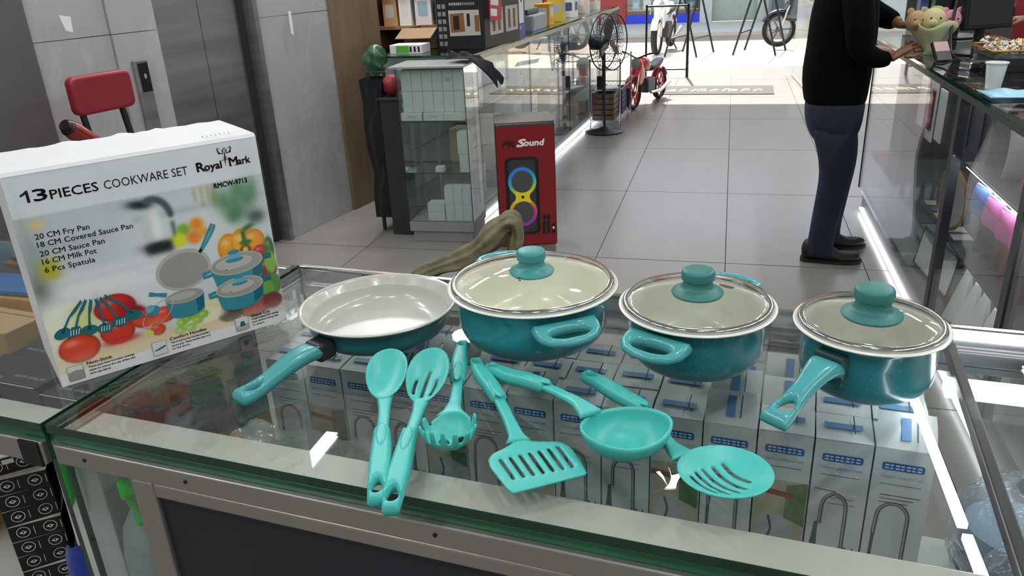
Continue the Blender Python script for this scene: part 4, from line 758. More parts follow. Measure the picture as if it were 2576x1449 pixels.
def wbox(x, y, z, w_, d_, h_, lb, mark=0):
    tt = thing('white_carton', lb, 'box', TO + Matrix.Rotation(TA, 3, 'Z') @ V((x, y, z)), TA, 'small white cartons in the glass tower')
    MB().box(0, 0, 0, w_, d_, h_).build('carton', FBOX, tt, bevel=.0012)
    if mark: MB().box(w_ * .3, -.0006, h_ * .45, w_ * .75, 0, h_ * .6).build('grey_print', STX, tt)
for r_, z in (('lower', .735), ('upper', .847)):
    for k in range(6): wbox(.020 + .058 * k, .03, z, .0565, .06, .1105, 'upright white carton, %s from the left in the %s row on the top tower shelf' % (ORD[k], r_), r_ == 'upper' and k == 4)
for k, x in enumerate((.008, .135, .248)): wbox(x, .012, .6915, .112 if k != 0 else .118, .09, .042, 'flat white carton under the upright ones in the tower, %s from the left' % ORD[k], k < 2)
wbox(.318, .02, .4055, .052, .07, .10, 'white carton right side of the middle tower shelf, lower one'); wbox(.312, .02, .507, .058, .07, .12, 'white carton right side of the middle tower shelf, upper one'); wbox(.175, .02, .4055, .045, .05, .028, 'tiny white carton alone on the middle tower shelf')
for r_, z in (('lower', .1235), ('upper', .2245)):
    for k in range(3): wbox(.215 + .052 * k, .02, z, .0505, .06, .10, 'upright white carton at the tower bottom, %s from the left in the %s row' % (ORD[k], r_))
for k in range(2): wbox(.11, .02, .1235 + .051 * k, .1, .08, .05, 'flat white carton at the tower bottom, %s of two' % ('lower' if k == 0 else 'upper'))
# speaker carton
SO = V((-1.129, 3.80, 0)); SA = atan2(.086, .275)
t = thing('speaker_carton', 'tall red speaker carton with printed light ring speaker, black sides', 'box', SO, SA)
SRED = mat('carton_red', '84161E', .4, vary=.04); sw, sd, sh_ = .305, .30, .705
MB().box(0, .001, .05, sw, sd, sh_).build('carton', mat('carton_black', '1A1A1C', .4), t, bevel=.012, seg=3); MB().box(.004, -.001, .055, sw - .004, .001, sh_ - .012).build('red_front', SRED, t); MB().box(.01, .004, 0, sw - .01, sd - .01, .05).build('grey_foot', mat('carton_foot', '7A7674', .5), t)
MB().box(0, .02, sh_ - .002, sw, sd, sh_ + .004).build('brown_top', mat('carton_top', '57504A', .5), t)
p = MB(plane((0, -.0014, 0), (1, 0, 0), (0, 0, 1)))
p.flat(rrect(.04, .115, .216, .535, .03), 0, 0); p.flat(rrect(.058, .13, .198, .52, .02), .0002, 1)
p.build('printed_speaker', [INK, mat('print_dark_grey', '37383C', .4)], t)
# colour ring of the printed speaker as a colour-attribute mesh
me = bpy.data.meshes.new('printed_ring'); vs = []; fs = []; cs = []
def hue(z, x):
    st = [(.0, (150, 60, 170)), (.2, (220, 60, 160)), (.33, (240, 130, 60)), (.48, (250, 225, 40)), (.62, (170, 220, 60)), (.75, (60, 190, 200)), (.9, (50, 140, 230)), (1, (70, 130, 235))]
    f = z + .14 * (.5 - x)
    for (a, c1), (b_, c2) in zip(st, st[1:]):
        if f <= b_: k_ = max(0, min(1, (f - a) / (b_ - a))); return srgb([c1[i] + (c2[i] - c1[i]) * k_ for i in range(3)])
    return srgb(st[-1][1])
for cz, rad_ in ((.405, .074), (.240, .074)):
    o_ = len(vs)
    for k in range(48):
        a = 2 * pi * k / 48
        for r_ in (rad_, rad_ * .76): x, z = .128 + r_ * cos(a), cz + r_ * 1.05 * sin(a); vs.append((x, -.0018, z)); cs.append((*hue((z - .162) / .32, (x - .054) / .15), 1))
    fs += [(o_ + 2 * k, o_ + 2 * ((k + 1) % 48), o_ + 2 * ((k + 1) % 48) + 1, o_ + 2 * k + 1) for k in range(48)]
o_ = len(vs); vs += [(.083, -.0019, .293), (.173, -.0019, .293), (.163, -.0019, .322), (.173, -.0019, .352), (.083, -.0019, .352), (.093, -.0019, .322)]; cs += [(*hue(.48, .5), 1)] * 6; fs += [(o_, o_ + 1, o_ + 2, o_ + 5), (o_ + 5, o_ + 2, o_ + 3, o_ + 4)]
me.from_pydata(vs, [], fs); ca = me.color_attributes.new('Col', 'FLOAT_COLOR', 'POINT'); ca.data.foreach_set('color', [c for q in cs for c in q]); me.materials.append(colmat('ring_print', .35)); o = bpy.data.objects.new('printed_ring', me); C.objects.link(o); o.parent = t
p = MB(plane((0, -.0021, 0), (1, 0, 0), (0, 0, 1)))
for cz in (.405, .240): p.ell(.128, cz, .0563, .059, 0, 2, 40)
p.flat([(.121, .315), (.135, .315), (.135, .330), (.121, .330)], .0002, 0); p.text('PK', .034, .590, .044, 0, 0, width=.062, shear=.2, bold=.0016); p.text('S', .108, .590, .052, 0, 1, width=.036, shear=.2, bold=.0026); p.text('ound', .143, .592, .044, 0, 1, width=.1, shear=.15, bold=.0022); p.line([(.104, .592), (.112, .589), (.125, .591)], [.003, .006, .004], 0, 1)
for x in (.227, .250): p.flat([(x, .115), (x + .016, .115), (x + .018, .222), (x, .218)], 0, 0)
for x, z in ((.225, .186), (.248, .187)): p.flat([(x, z), (x + .022, z + .001), (x + .022, z + .004), (x, z + .003)], .0001, 3)
p.flat([(.276, .115), (.294, .115), (.294, .17), (.277, .168)], 0, 0); p.flat([(.281, .138), (.290, .138), (.290, .152), (.281, .152)], .0001, 1); p.ell(.155, .068, .012, .006, 0, 3)
p.build('lettering', [INK, PW, mat('print_mid_grey', '4C4E52', .4), PHR], t)
# olive sack draped over a dark crate behind the counter
t = thing('dark_crate', 'black crate on the floor behind the counter under the olive sack', 'crate', (-.67, 2.05, 0), rad(12)); MB().box(-.14, -.12, 0, .2, .14, .62).build('crate', BLACK, t, bevel=.01); MB().box(-.1, -.125, .3, .16, -.12, .5).build('recess', DGREY, t)
OLV = mat('olive_tarpaulin', '6E6C50', .75, vary=.28, scale=22, bump=.5, bscale=50)
pts = spl([(-.84, 1.93, .63), (-.77, 1.95, .66), (-.69, 1.98, .685), (-.635, 2.0, .725), (-.59, 2.02, .768), (-.567, 2.03, .776), (-.552, 2.02, .74), (-.565, 2.0, .69), (-.59, 1.98, .65)], 7); n = len(pts)
b = MB(); N = 44; vs = []; fs = []
for i, p_ in enumerate(pts):
    f = i / (n - 1); r_ = .016 + .016 * sin(pi * min(1, f * 1.2)) + .003 * sin(i * .6); tdir = (pts[min(i + 1, n - 1)] - pts[max(i - 1, 0)]).normalized(); sd = V((.2, -1, 0)).normalized(); up = tdir.cross(sd).normalized()
    for k in range(N):
        a = 2 * pi * k / N; rr_ = r_ * (1 + .16 * sin(3 * a + i * .07) + .11 * sin(7 * a - i * .09) + .04 * sin(5 * a + i * .5)); vs.append(p_ + sd * cos(a) * rr_ * 1.1 + up * sin(a) * rr_)
o = b.add(vs, [(i * N + k, i * N + (k + 1) % N, (i + 1) * N + (k + 1) % N, (i + 1) * N + k) for i in range(n - 1) for k in range(N)] + [tuple(range(N))[::-1], tuple((n - 1) * N + k for k in range(N))]).build('olive_sack', OLV, None, 50); tag(o, 'crumpled olive green tarpaulin sack lying on the black crate', 'sack')

# ================================================================ the long glass counter on the left of the aisle
def LF(y): return -1.37 + (y - 4.5) * .045          # x of its front at depth y
LA = -atan2(.045, 1); LO = V((LF(4.27), 4.27, 0))
SOFTGLOW = mat('soft_glow', 'F4F8FF', .5, emit=8)  # glow of the added top strips, not a real lamp
lg_ = thing('aisle_counter', 'long glass showcase counter running along the left of the aisle', 'counter', LO, LA)
LL, LD, LT = 4.6, .58, 1.0                            # local y along the aisle, local -x back
MB().box(-LD, 0, 0, -.03, LL, .12).build('plinth', GREY, lg_); MB().box(-.028, .02, .015, -.02, LL - .02, .035).build('floor_led', FLED, lg_)
b = MB(); b.box(-LD, 0, LT - .012, 0, LL, LT); b.i = [0, 0, 1, 1, 1, 1]; b.build('glass_top', [SMOKE, GEDGE], lg_)
for k in range(4):
    y0 = LL * k / 4; b = MB(); b.box(-.006, y0 + .003, .12, 0, y0 + LL / 4 - .003, LT - .012); b.i = [1, 1, 1, 1, 0, 0]; b.build('front_pane', [GLASS, DGREY], lg_)
b = MB(); b.box(-LD, LL - .006, .12, 0, LL, LT - .012); b.i = [1, 1, 0, 0, 1, 1]; b.build('end_pane', [GLASS, GEDGE], lg_)
for z in (.38, .68): b = MB(); b.box(-LD + .02, .02, z, -.02, LL - .02, z + .006); b.i = [0, 0, 1, 1, 1, 1]; b.build('shelf', [GLASS, GEDGE], lg_)
MB().box(-LD, 0, .12, -LD + .01, LL, LT - .012).build('back_panel', mat('pale_back', 'B9BBBB', .5), lg_); MB().box(-.03, .02, LT - .045, -.02, LL - .02, LT - .03).build('top_glow', SOFTGLOW, lg_); MB().box(-.022, .0, LT - .04, .002, LL, LT - .012).build('front_rail', ALU, lg_)  # glowing strip under the top is added, no lamp runs along this edge
cols = ['D8D2C8', 'E6E2DA', '9DB6C4', 'C9B79A', '4C5B78', 'A8AFA0', 'E8E4DC', '7A8B6A', 'C4A894', 'D6D8DA', '5F6A70', 'B6C8D2']
gm = [mat('carton_%s' % c_, c_, .5) for c_ in cols]
def LP(x, y, z): return LO + Matrix.Rotation(LA, 3, 'Z') @ V((x, y, z))
src = {}
def good(nm, key, w_, d_, h_, m, pos, rz, label, grp, mk=True):
    if key not in src:
        tt = thing(nm, label, 'box', pos, rz, grp); MB().box(-w_ / 2, -d_ / 2, 0, w_ / 2, d_ / 2, h_).build('carton', m, tt, bevel=.002)
        p = MB(plane((w_ / 2 + .0004, 0, h_ / 2), (0, 1, 0), (0, 0, 1))); p.flat(rrect(-d_ * .35, h_ * .05, d_ * .35, h_ * .35, .004), 0, 0); p.line([(-d_ * .3, -h_ * .1), (d_ * .3, -h_ * .1)], h_ * .05, 0, 1); p.build('front_print', [gm[(len(src) * 5 + 3) % 12], LINE], tt); src[key] = tt; return tt
    return dup(src[key], pos, rz, label)
for si, z in enumerate((.121, .3865, .6865)):
    y = .12; k = 0
    while y < LL - .2:
        w_ = (.1, .14, .18)[(k + si) % 3]; key = (si, k % 8); h_ = (.14, .2, .11, .18)[(k * 3 + si) % 4]; h_ = min(h_, .19)
        if rnd.random() > .18: good('display_box', key, .14, w_, h_, gm[(k * 5 + si * 3) % 12], LP(-.12 - .05 * (k % 2), y, z), LA, 'small boxed goods, %s along the %s shelf of the long left counter' % (ORD[k] if k < 16 else 'last', ('bottom', 'middle', 'top')[si]), 'boxed goods in the long left counter')
        y += w_ + .06 + .05 * rnd.random(); k += 1
        if k >= 16: break
# goods standing on the long counter
t = thing('furniture_carton', 'big black carton with printed wardrobe photo on the left counter', 'box', LP(-.02, .30, LT), LA - rad(5)); MB().box(-.31, 0, 0, 0, .55, .31).build('carton', mat('carton_charcoal', '17171A', .45), t, bevel=.004)
WD1 = mat('print_wood', '8A5A30', .4); WD2 = mat('print_pale', 'BDB8B0', .4); WD3 = mat('print_brown', '5A4034', .4)
p = MB(plane((-.31, -.0006, 0), (1, 0, 0), (0, 0, 1))); p.flat([(.085, .075), (.285, .08), (.28, .22), (.082, .22)], 0, 2); p.flat([(.092, .095), (.185, .1), (.182, .205), (.09, .2)], .0002, 0); p.flat([(.112, .11), (.15, .112), (.15, .19), (.112, .188)], .0003, 4); p.flat([(.156, .112), (.18, .113), (.18, .15), (.156, .15)], .0003, 3); p.flat([(.2, .13), (.22, .13), (.22, .2), (.2, .2)], .0003, 4); p.flat([(.25, .1), (.28, .1), (.28, .19), (.25, .19)], .0003, 0)
[p.flat([(.09 + .012 * q_, .247), (.098 + .012 * q_, .247), (.098 + .012 * q_, .262), (.09 + .012 * q_, .262)], 0, 2 if q_ < 7 else 5) for q_ in range(14)]
for r_ in range(6):
    for q_ in range(2): p.flat([(.012 + .03 * q_, .02 + .042 * r_), (.034 + .03 * q_, .02 + .042 * r_), (.034 + .03 * q_, .045 + .042 * r_), (.012 + .03 * q_, .045 + .042 * r_)], 0, 5)
p.build('printed_front', [WD1, WD3, WD2, WD1, INK, mat('print_grey_square', '8A8C90', .4)], t)
p = MB(plane((.0006, 0, 0), (0, 1, 0), (0, 0, 1)));
for q_ in range(2): p.flat([(.08 + .24 * q_, .07), (.28 + .24 * q_, .07), (.28 + .24 * q_, .22), (.08 + .24 * q_, .22)], 0, 2); p.flat([(.12 + .24 * q_, .09), (.16 + .24 * q_, .09), (.16 + .24 * q_, .2), (.12 + .24 * q_, .2)], .0002, 1); p.flat([(.2 + .24 * q_, .09), (.24 + .24 * q_, .09), (.24 + .24 * q_, .2), (.2 + .24 * q_, .2)], .0002, 1)
p.build('printed_side', [WD1, WD3, WD2], t)
o = MB(plane((0, 0, 0), (0, 1, 0), (0, 0, 1))).box(0, 0, 0, .17, .15, .002, 0).box(.01, .02, .002, .1, .06, .003, 1).box(.01, .08, .002, .12, .13, .003, 1).build('price_card', [mat('tag_red', 'C02638', .45), PW], None); o.matrix_world = Matrix.Translation(LP(.012, .31, LT + .165)) @ Matrix.Rotation(LA - .09, 4, 'Z') @ Matrix.Rotation(-.1, 4, 'X'); tag(o, 'red and white price card taped to the big black carton', 'card')
t = thing('blue_carton', 'upright blue carton with white panel on the left counter', 'box', LP(-.02, .92, LT), LA); MB().box(-.16, 0, 0, 0, .22, .34).build('carton', mat('carton_royal', '1B3FA0', .4), t, bevel=.004); p = MB(plane((.0006, 0, 0), (0, 1, 0), (0, 0, 1))); p.flat([(.05, .09), (.18, .09), (.18, .34), (.05, .34)], 0, 0); p.flat([(.12, .22), (.15, .22), (.15, .25), (.12, .25)], .0002, 1); p.flat([(.12, .28), (.15, .28), (.15, .31), (.12, .31)], .0002, 1); p.text('VB', .08, .05, .035, 0, 0); p.build('printed_side', [PW, INK], t)
p = MB(plane((-.16, -.0006, 0), (1, 0, 0), (0, 0, 1))); p.flat([(.03, .09), (.13, .09), (.13, .34), (.03, .34)], 0, 0); p.text('VB', .05, .05, .035, 0, 0); p.build('printed_front', [PW, INK], t)
t = thing('grey_device', 'pale grey printer shaped device on the left counter past the blue carton', 'device', LP(-.05, 1.45, LT), LA); MB().box(-.26, 0, 0, 0, .38, .11).build('body', mat('device_grey', '9BA2AC', .4), t, bevel=.02, seg=3); MB().box(-.24, .03, .11, -.05, .33, .15).build('lid', mat('device_dark', '4A4E56', .4), t, bevel=.01)
for k, (y, h_, c_) in enumerate(((2.0, .16, 'E0A030'), (2.2, .12, 'E8E4DC'), (2.38, .18, 'D8B83C'), (2.6, .2, 'A8322C'), (2.85, .15, 'E6E6E2'), (3.1, .24, 'C43A30'), (3.35, .18, 'D8D2C4'), (3.6, .26, '9A2C2A'), (3.85, .2, 'E2DDD2'))):
    t = thing('counter_box', 'small coloured box, %s beyond the grey device on the left counter' % ORD[k], 'box', LP(-.08 - .1 * (k % 2), y, LT), LA, 'coloured boxes along the counter top'); MB().box(-.12, 0, 0, .0, .15, h_).build('carton', mat('goods_' + c_, c_, .5), t, bevel=.003); p = MB(plane((.0005, .075, h_ / 2), (0, 1, 0), (0, 0, 1))); p.flat(rrect(-.05, -.02, .05, .05, .01), 0, 0); p.build('front_print', gm[k], t)
    p = MB(plane((-.06, -.0005, h_ / 2), (1, 0, 0), (0, 0, 1))); p.flat(rrect(-.04, -.02, .04, .05, .01), 0, 0); p.build('end_print', gm[k], t)
BCL = mat('black_cloth', '17171F', .9, bump=.4, bscale=80)
Mk = Matrix.Translation((-1.335, 4.13, LT + .003)); cloth('black_cloth', 'small black cloth hanging over the corner of the glass tower top', 'cloth', Mk, 0, 0, lambda a, c: (-.12 + .25 * a + .02 * sin(c * 8), .16 * (c - .5) + .02 * sin(a * 9), max(.004, .05 * sin(c * 3.1) * (.6 + .4 * sin(a * 13 + c * 5)) * (1 - a)) - max(0, a - .48) * (.13 + .1 * sin(c * 7)) if a < .48 else .012 - (a - .48) * (.2 + .12 * sin(c * 9))), BCL, 24)
# wall shelves and clutter behind the tower
sh = thing('wall_shelf_unit', 'wooden wall shelf unit with boards behind the glass tower', 'shelf', (-2.45, 5.35, 0)); SHW = wood('shelf_wood', '8A6A48', 'A5835C')
MB().box(-.05, -.02, 0, .02, .4, 1.9).build('side_panel', SHW, sh); MB().box(.95, -.02, 0, 1.0, .4, 1.9).build('side_panel', SHW, sh)
for z in (.45, .82, 1.09, 1.35, 1.62): MB().box(-.03, 0, z - .022, .98, .38, z).build('board', SHW, sh)
MB().box(-.05, .4, 0, 1.0, .41, 1.9).build('back_board', mat('shelf_back', '6E5238', .6), sh)
k = 0
for z, items in ((1.09, ((.08, .10, .18, 'D8A878'), (.2, .09, .22, 'F0ECE8'), (.32, .12, .2, 'E6DCDC'), (.47, .1, .17, '5E6C64'), (.58, .07, .2, 'E8E6E2'), (.68, .1, .12, '33302E'), (.82, .1, .14, 'F0EEEA'))), (.82, ((.1, .16, .1, '4A3A28'), (.3, .18, .16, '5A4630'), (.52, .2, .1, '2C6A86'), (.75, .18, .13, '6A5238'))), (1.35, ((.1, .12, .2, 'E4E0DC'), (.26, .12, .18, 'C89468'), (.45, .14, .2, 'EDE9E6'), (.68, .15, .18, '7C8C80')))):
    for x, w_, h_, c_ in items:
        t = thing('shelf_box', 'boxed goods on the wooden shelf unit, %s from the left on the %s board' % (ORD[[i_[0] for i_ in items].index(x)], {1.09: 'middle', .82: 'lower', 1.35: 'upper'}[z]), 'box', (-2.45 + x, 5.38, z)); MB().box(0, 0, 0, w_, .18, h_).build('carton', mat('goods_' + c_, c_, .5), t, bevel=.002); p = MB(plane((0, -.0005, 0), (1, 0, 0), (0, 0, 1))); p.flat(rrect(w_ * .2, h_ * .3, w_ * .8, h_ * .8, .008), 0, 0); p.build('front_print', gm[k % 12], t); k += 1
t = thing('open_carton', 'open brown cardboard box with blue stripe behind the tower', 'box', (-1.935, 4.66, 1.0)); CDB = mat('cardboard', '8A6E4C', .7, vary=.1); MB().box(0, 0, 0, .225, .3, .004).box(0, 0, 0, .225, .004, .12).box(0, .296, 0, .225, .3, .12).box(0, 0, 0, .004, .3, .12).box(.221, 0, 0, .225, .3, .12).build('carton', CDB, t); MB().box(.04, -.001, .07, .225, 0, .1).build('blue_stripe', mat('stripe_blue', '2C6484', .5), t)
MB(Matrix.Translation((0, 0, .12)) @ Matrix.Rotation(.35, 4, 'X')).box(0, -.14, 0, .225, 0, .004).build('flap', CDB, t)
t = thing('green_carton', 'low white and green carton lying before the open cardboard box', 'box', (-1.92, 4.40, 1.0)); MB().box(0, 0, 0, .2, .14, .05).build('carton', WHITE, t, bevel=.002); MB().box(.04, -.001, .005, .12, 0, .045).build('green_print', mat('print_lime', '56B03C', .5), t)
for k in range(3): MB().box(.125 + .025 * k, -.001, .01, .137 + .025 * k, 0, .04).build('dark_print', INK, t)
def blob(name, label, cat, loc, rx, ry, rz_, m, seed, amp=.18):
    b = MB(); vs = []; N, K = 24, 14; r0 = random.Random(seed); ph = [r0.uniform(0, 6) for _ in range(6)]
    for j in range(K + 1):
        f = pi * j / K
        for k in range(N):
            a = 2 * pi * k / N; q = 1 + amp * (sin(3 * a + ph[0] + 2 * f) * .5 + sin(5 * a + 4 * f + ph[1]) * .3 + sin(7 * f + 2 * a + ph[2]) * .3 + sin(11 * a + ph[3] + 3 * f) * .15) * sin(f); vs.append((rx * q * sin(f) * cos(a), ry * q * sin(f) * sin(a), rz_ * (1 - cos(f)) * (1 if j else 1)))
    o = b.add(vs, [(j * N + k, j * N + (k + 1) % N, (j + 1) * N + (k + 1) % N, (j + 1) * N + k) for j in range(K) for k in range(N)]).build(name, m, None, 50); o.location = loc; tag(o, label, cat); return o
blob('green_bag', 'crumpled green plastic bag beside the oak panel', 'bag', (-1.955, 4.27, .90), .06, .05, .085, mat('green_bag', '2F5A40', .35, vary=.3, scale=20, coat=.4), 3, .5)
t = thing('clothes_rack', 'dark rack with hanging black clothes behind the glass tower', 'rack', (-1.965, 4.16, 0)); MB().tube([(0, 0, 0), (0, 0, .93), (.09, .02, .93), (.09, .02, 0)], .012, 8).build('frame', DGREY, t, 60)
for k, (x, c_) in enumerate(((.015, '16161A'), (.04, '23222A'), (.065, '121216'))): MB().add([(x - .03 + .01 * sin(q), -.07 - .02 * sin(q * 2.3), .1 + .8 * q / 6) for q in range(7)] + [(x + .03 + .01 * cos(q), -.06 - .015 * sin(q * 1.7), .1 + .8 * q / 6) for q in range(7)] + [(x - .03, .07, .1 + .8 * q / 6) for q in range(7)] + [(x + .03, .07, .1 + .8 * q / 6) for q in range(7)], [(q, 7 + q, 8 + q, q + 1) for q in range(6)] + [(14 + q, 15 + q, 22 + q, 21 + q) for q in range(6)] + [(q, q + 1, 15 + q, 14 + q) for q in range(6)] + [(7 + q, 21 + q, 22 + q, 8 + q) for q in range(6)]).build('garment', mat('cloth_' + c_, c_, .9), t, 60)
blob('red_net_bag', 'red net bag of goods beside the glass tower', 'bag', (-1.815, 4.14, .80), .055, .05, .06, mat('red_net', '8A1F26', .6, vary=.6, scale=90), 5, .15)
t = thing('dark_pedestal', 'narrow dark pedestal under the red net bag', 'stand', (-1.815, 4.14, 0)); MB().box(-.06, -.06, 0, .06, .06, .785).box(-.07, -.07, .785, .07, .07, .80).build('column', DGREY, t, bevel=.003)
# ================================================================ aisle far end: fan, rack, motorbikes, frames, mat, street
RUB = mat('tyre_rubber', '141414', .8, bump=.3, bscale=60); CAGE = mat('dark_wire', '2A2A2C', .4, .6)
t = thing('pedestal_fan', 'black pedestal fan at the far end of the left counter', 'fan', (-1.07, 7.10, 0), rad(-22))
MB().lathe([(.0001, 0), (.17, 0), (.175, .012), (.05, .035), (.02, .05), (.0001, .05)], 32).build('base', BLACK, t, 50); MB().tube([(0, 0, .03), (0, 0, .70)], .016, 12).build('pole', BLACK, t, 60); MB().box(-.06, -.03, .38, .0, .03, .5).build('control_box', BLACK, t, bevel=.01)
MB().tube([(-.13, 0, .79), (-.11, 0, .79), (.02, 0, .78)], [.05, .07, .06], 20).build('motor', BLACK, t, 60)
cg = MB()
for z_ in (-.04, .06): cg.tube([(z_ + .04, .235 * cos(a), .79 + .235 * sin(a)) for a in [2 * pi * k / 28 for k in range(28)]], .006, 6, closed=True)
for k in range(24):
    a = 2 * pi * k / 24; cg.tube([(.13, .04 * cos(a), .79 + .04 * sin(a)), (.11, .16 * cos(a), .79 + .16 * sin(a)), (.06, .24 * cos(a), .79 + .24 * sin(a)), (0, .2 * cos(a), .79 + .2 * sin(a)), (-.04, .06 * cos(a), .79 + .06 * sin(a))], .0025, 4)
cg.build('cage', CAGE, t, 60)
for k in range(3): MB(Matrix.Translation((.05, 0, .79)) @ Matrix.Rotation(2 * pi * k / 3, 4, 'X')).plate([(-.03, .02), (.02, .02), (.05, .12), (.04, .19), (-.02, .2), (-.06, .1)], [], lambda x, y: x * .35, lambda x, y: .002, .02, mapf=lambda x, y, z: (z, x, y), rr=.004).build('blade', mat('fan_blade', '4A4A4C', .3), t, 60)
t = thing('wire_rack', 'chrome wire rack with crates and papers beside the fan base', 'rack', (-1.10, 7.62, 0), LA); WR = mat('rack_wire', '9A9CA0', .3, .8)
b = MB()
for x in (-.12, .16):
    for y in (-.3, .3): b.tube([(x, y, 0), (x, y, .62)], .008, 6)
b.build('post', WR, t, 60)
for z in (.06, .34, .6):
    b = MB()
    for k in range(8): b.tube([(-.12 + .04 * k, -.3, z), (-.12 + .04 * k, .3, z)], .003, 4)
    b.tube([(-.12, -.3, z), (.16, -.3, z), (.16, .3, z), (-.12, .3, z)], .005, 5, closed=True); b.build('wire_shelf', WR, t, 60)
for nm, lb, x, y, z, c_ in (('purple_crate', 'slatted purple crate on the wire rack beside the fan', .02, .16, .065, '3C345C'), ('brown_crate', 'slatted brown crate on the lowest wire rack shelf', .0, -.17, .065, '5C4034')):
    tt = thing(nm, lb, 'crate', V((-1.10, 7.62, 0)) + Matrix.Rotation(LA, 3, 'Z') @ V((x, y, z)), LA); cm = mat('crate_' + c_, c_, .5)
    for k in range(5): MB().box(-.1, -.12, .05 * k, .1, -.112, .05 * k + .04).box(-.1, .112, .05 * k, .1, .12, .05 * k + .04).box(-.1, -.112, .05 * k, -.092, .112, .05 * k + .04).box(.092, -.112, .05 * k, .1, .112, .05 * k + .04).build('slat', cm, tt)
    MB().box(-.1, -.12, -.002, .1, .12, .004).build('base', cm, tt)
    for sx in (-1, 1):
        for sy in (-1, 1): MB().box(sx * .098 - .006, sy * .118 - .006, 0, sx * .098 + .006, sy * .118 + .006, .25).build('corner_post', cm, tt)
o = MB(Matrix.Translation(V((-1.06, 7.44, .3455))) @ Matrix.Rotation(.3, 4, 'Z')).box(-.07, -.09, 0, .07, .09, .012).build('paper_stack', WHITE); tag(o, 'small stack of white papers on the middle wire rack shelf', 'paper')
def bike(name, label, loc, rz, s, body, seatc, hi='D8D8D8', basket=False):
    t = thing(name, label, 'motorcycle', loc, rz); bm = mat('bike_' + body, body, .25, coat=.8); sm_ = mat('bike_seat_' + seatc, seatc, .5); hm = mat('bike_silver_' + hi, hi, .2, .9)
    r = .27 * s; wb = .62 * s
    for nm, x in (('front_wheel', wb), ('rear_wheel', -wb)):
        w_ = MB(); pr = [(r * .80, -.03 * s), (r * .93, -.05 * s), (r, -.025 * s), (r, .025 * s), (r * .93, .05 * s), (r * .80, .03 * s), (r * .80, -.03 * s)]
        w_.lathe(pr, 32, T=Matrix.Translation((x, 0, r)) @ Matrix.Rotation(pi / 2, 4, 'X')); wo = w_.build(nm, RUB, t, 50)
        h_ = MB(Matrix.Translation((x, 0, r)) @ Matrix.Rotation(pi / 2, 4, 'X')); h_.lathe([(r * .7, -.02 * s), (r * .82, -.02 * s), (r * .82, .02 * s), (r * .7, .02 * s), (r * .7, -.02 * s)], 32); h_.lathe([(.0001, -.05 * s), (.04 * s, -.05 * s), (.04 * s, .05 * s), (.0001, .05 * s)], 16)
        for k in range(6): a = pi * k / 3; h_.tube([(.03 * s * cos(a), .03 * s * sin(a), 0), (r * .74 * cos(a), r * .74 * sin(a), 0)], .014 * s, 6)
        h_.build('rim', bm, wo, 50)
        MB(Matrix.Translation((x, 0, r))).tube([(1.12 * r * cos(a), 0, 1.12 * r * sin(a)) for a in [rad(25) + pi * .72 * k / 10 for k in range(11)]], .055 * s, 8, flat=.35).build('mudguard', bm, t, 60)
    for y in (-.06 * s, .06 * s): MB().tube([(wb, y, r), (wb * .72, y, .78 * s)], .018 * s, 8).build('fork', hm, t, 60)
    MB().tube([(wb * .7, 0, .74 * s), (wb * .2, 0, .42 * s), (-wb * .3, 0, .3 * s), (-wb * .95, 0, r)], .035 * s, 8).build('frame', BLACK, t, 60)
    MB().box(-.16 * s, -.11 * s, .22 * s, .2 * s, .11 * s, .46 * s).build('engine', mat('engine_grey', '4A4A4C', .4, .6), t, bevel=.03 * s, seg=3)
    MB().tube(spl([(wb * .66, 0, .74 * s), (wb * .35, 0, .72 * s), (.0, 0, .62 * s)], 5), [.04 * s, .07 * s, .09 * s, .11 * s, .125 * s, .13 * s, .13 * s, .12 * s, .10 * s, .08 * s, .05 * s], 14).build('tank', bm, t, 60)
    MB().tube(spl([(.02 * s, 0, .62 * s), (-.3 * s, 0, .63 * s), (-.66 * s, 0, .72 * s)], 5), [.06 * s, .1 * s, .12 * s, .12 * s, .12 * s, .12 * s, .12 * s, .11 * s, .1 * s, .08 * s, .04 * s], 12, flat=.5).build('seat', sm_, t, 60)
    MB().tube(spl([(wb * .5, -.34 * s, .93 * s), (wb * .68, -.16 * s, .9 * s), (wb * .72, 0, .84 * s), (wb * .68, .16 * s, .9 * s), (wb * .5, .34 * s, .93 * s)], 5), .016 * s, 8).build('handlebar', BLACK, t, 60)
    MB(Matrix.Translation((wb * .88, 0, .76 * s)) @ Matrix.Rotation(pi / 2, 4, 'Y')).lathe([(.0001, -.08 * s), (.06 * s, -.07 * s), (.09 * s, .0), (.0001, .005 * s)], 20).build('headlight', hm, t, 50)
    MB().plate([(wb * .95, .42 * s), (wb * .8, .85 * s), (wb * .5, .8 * s), (wb * .35, .5 * s), (wb * .6, .36 * s)], [], lambda x, y: 0, lambda x, y: .085 * s, .05 * s, mapf=lambda x, y, z: (x, z, y), rr=.06 * s).build('fairing', bm, t, 60)
    MB().tube([(.1 * s, .12 * s, .22 * s), (-.3 * s, .14 * s, .2 * s), (-.75 * s, .15 * s, .3 * s)], [.025 * s, .03 * s, .045 * s], 10).build('exhaust', hm, t, 60); MB().tube([(-.05 * s, .08 * s, .24 * s), (-.1 * s, .2 * s, .012)], .012 * s, 6).build('kick_stand', BLACK, t, 60)
bike('mini_motorbike', 'small red children sized motorbike parked in the aisle past the fan', (-.84, 8.62, 0), rad(-106), .60, 'B41A22', '1A1A1A')
bike('motorcycle', 'dark motorcycle parked on the street behind the man in black', (1.35, 14.25, 0), rad(196), 1.0, '2C2E34', '14141A')
bike('motorcycle', 'white scooter like motorcycle parked on the street beyond the red one', (-1.08, 13.9, 0), rad(-96), 1.0, 'E6E4DC', '1E1E20')
FRB = mat('black_frame', '202226', .4, .5)
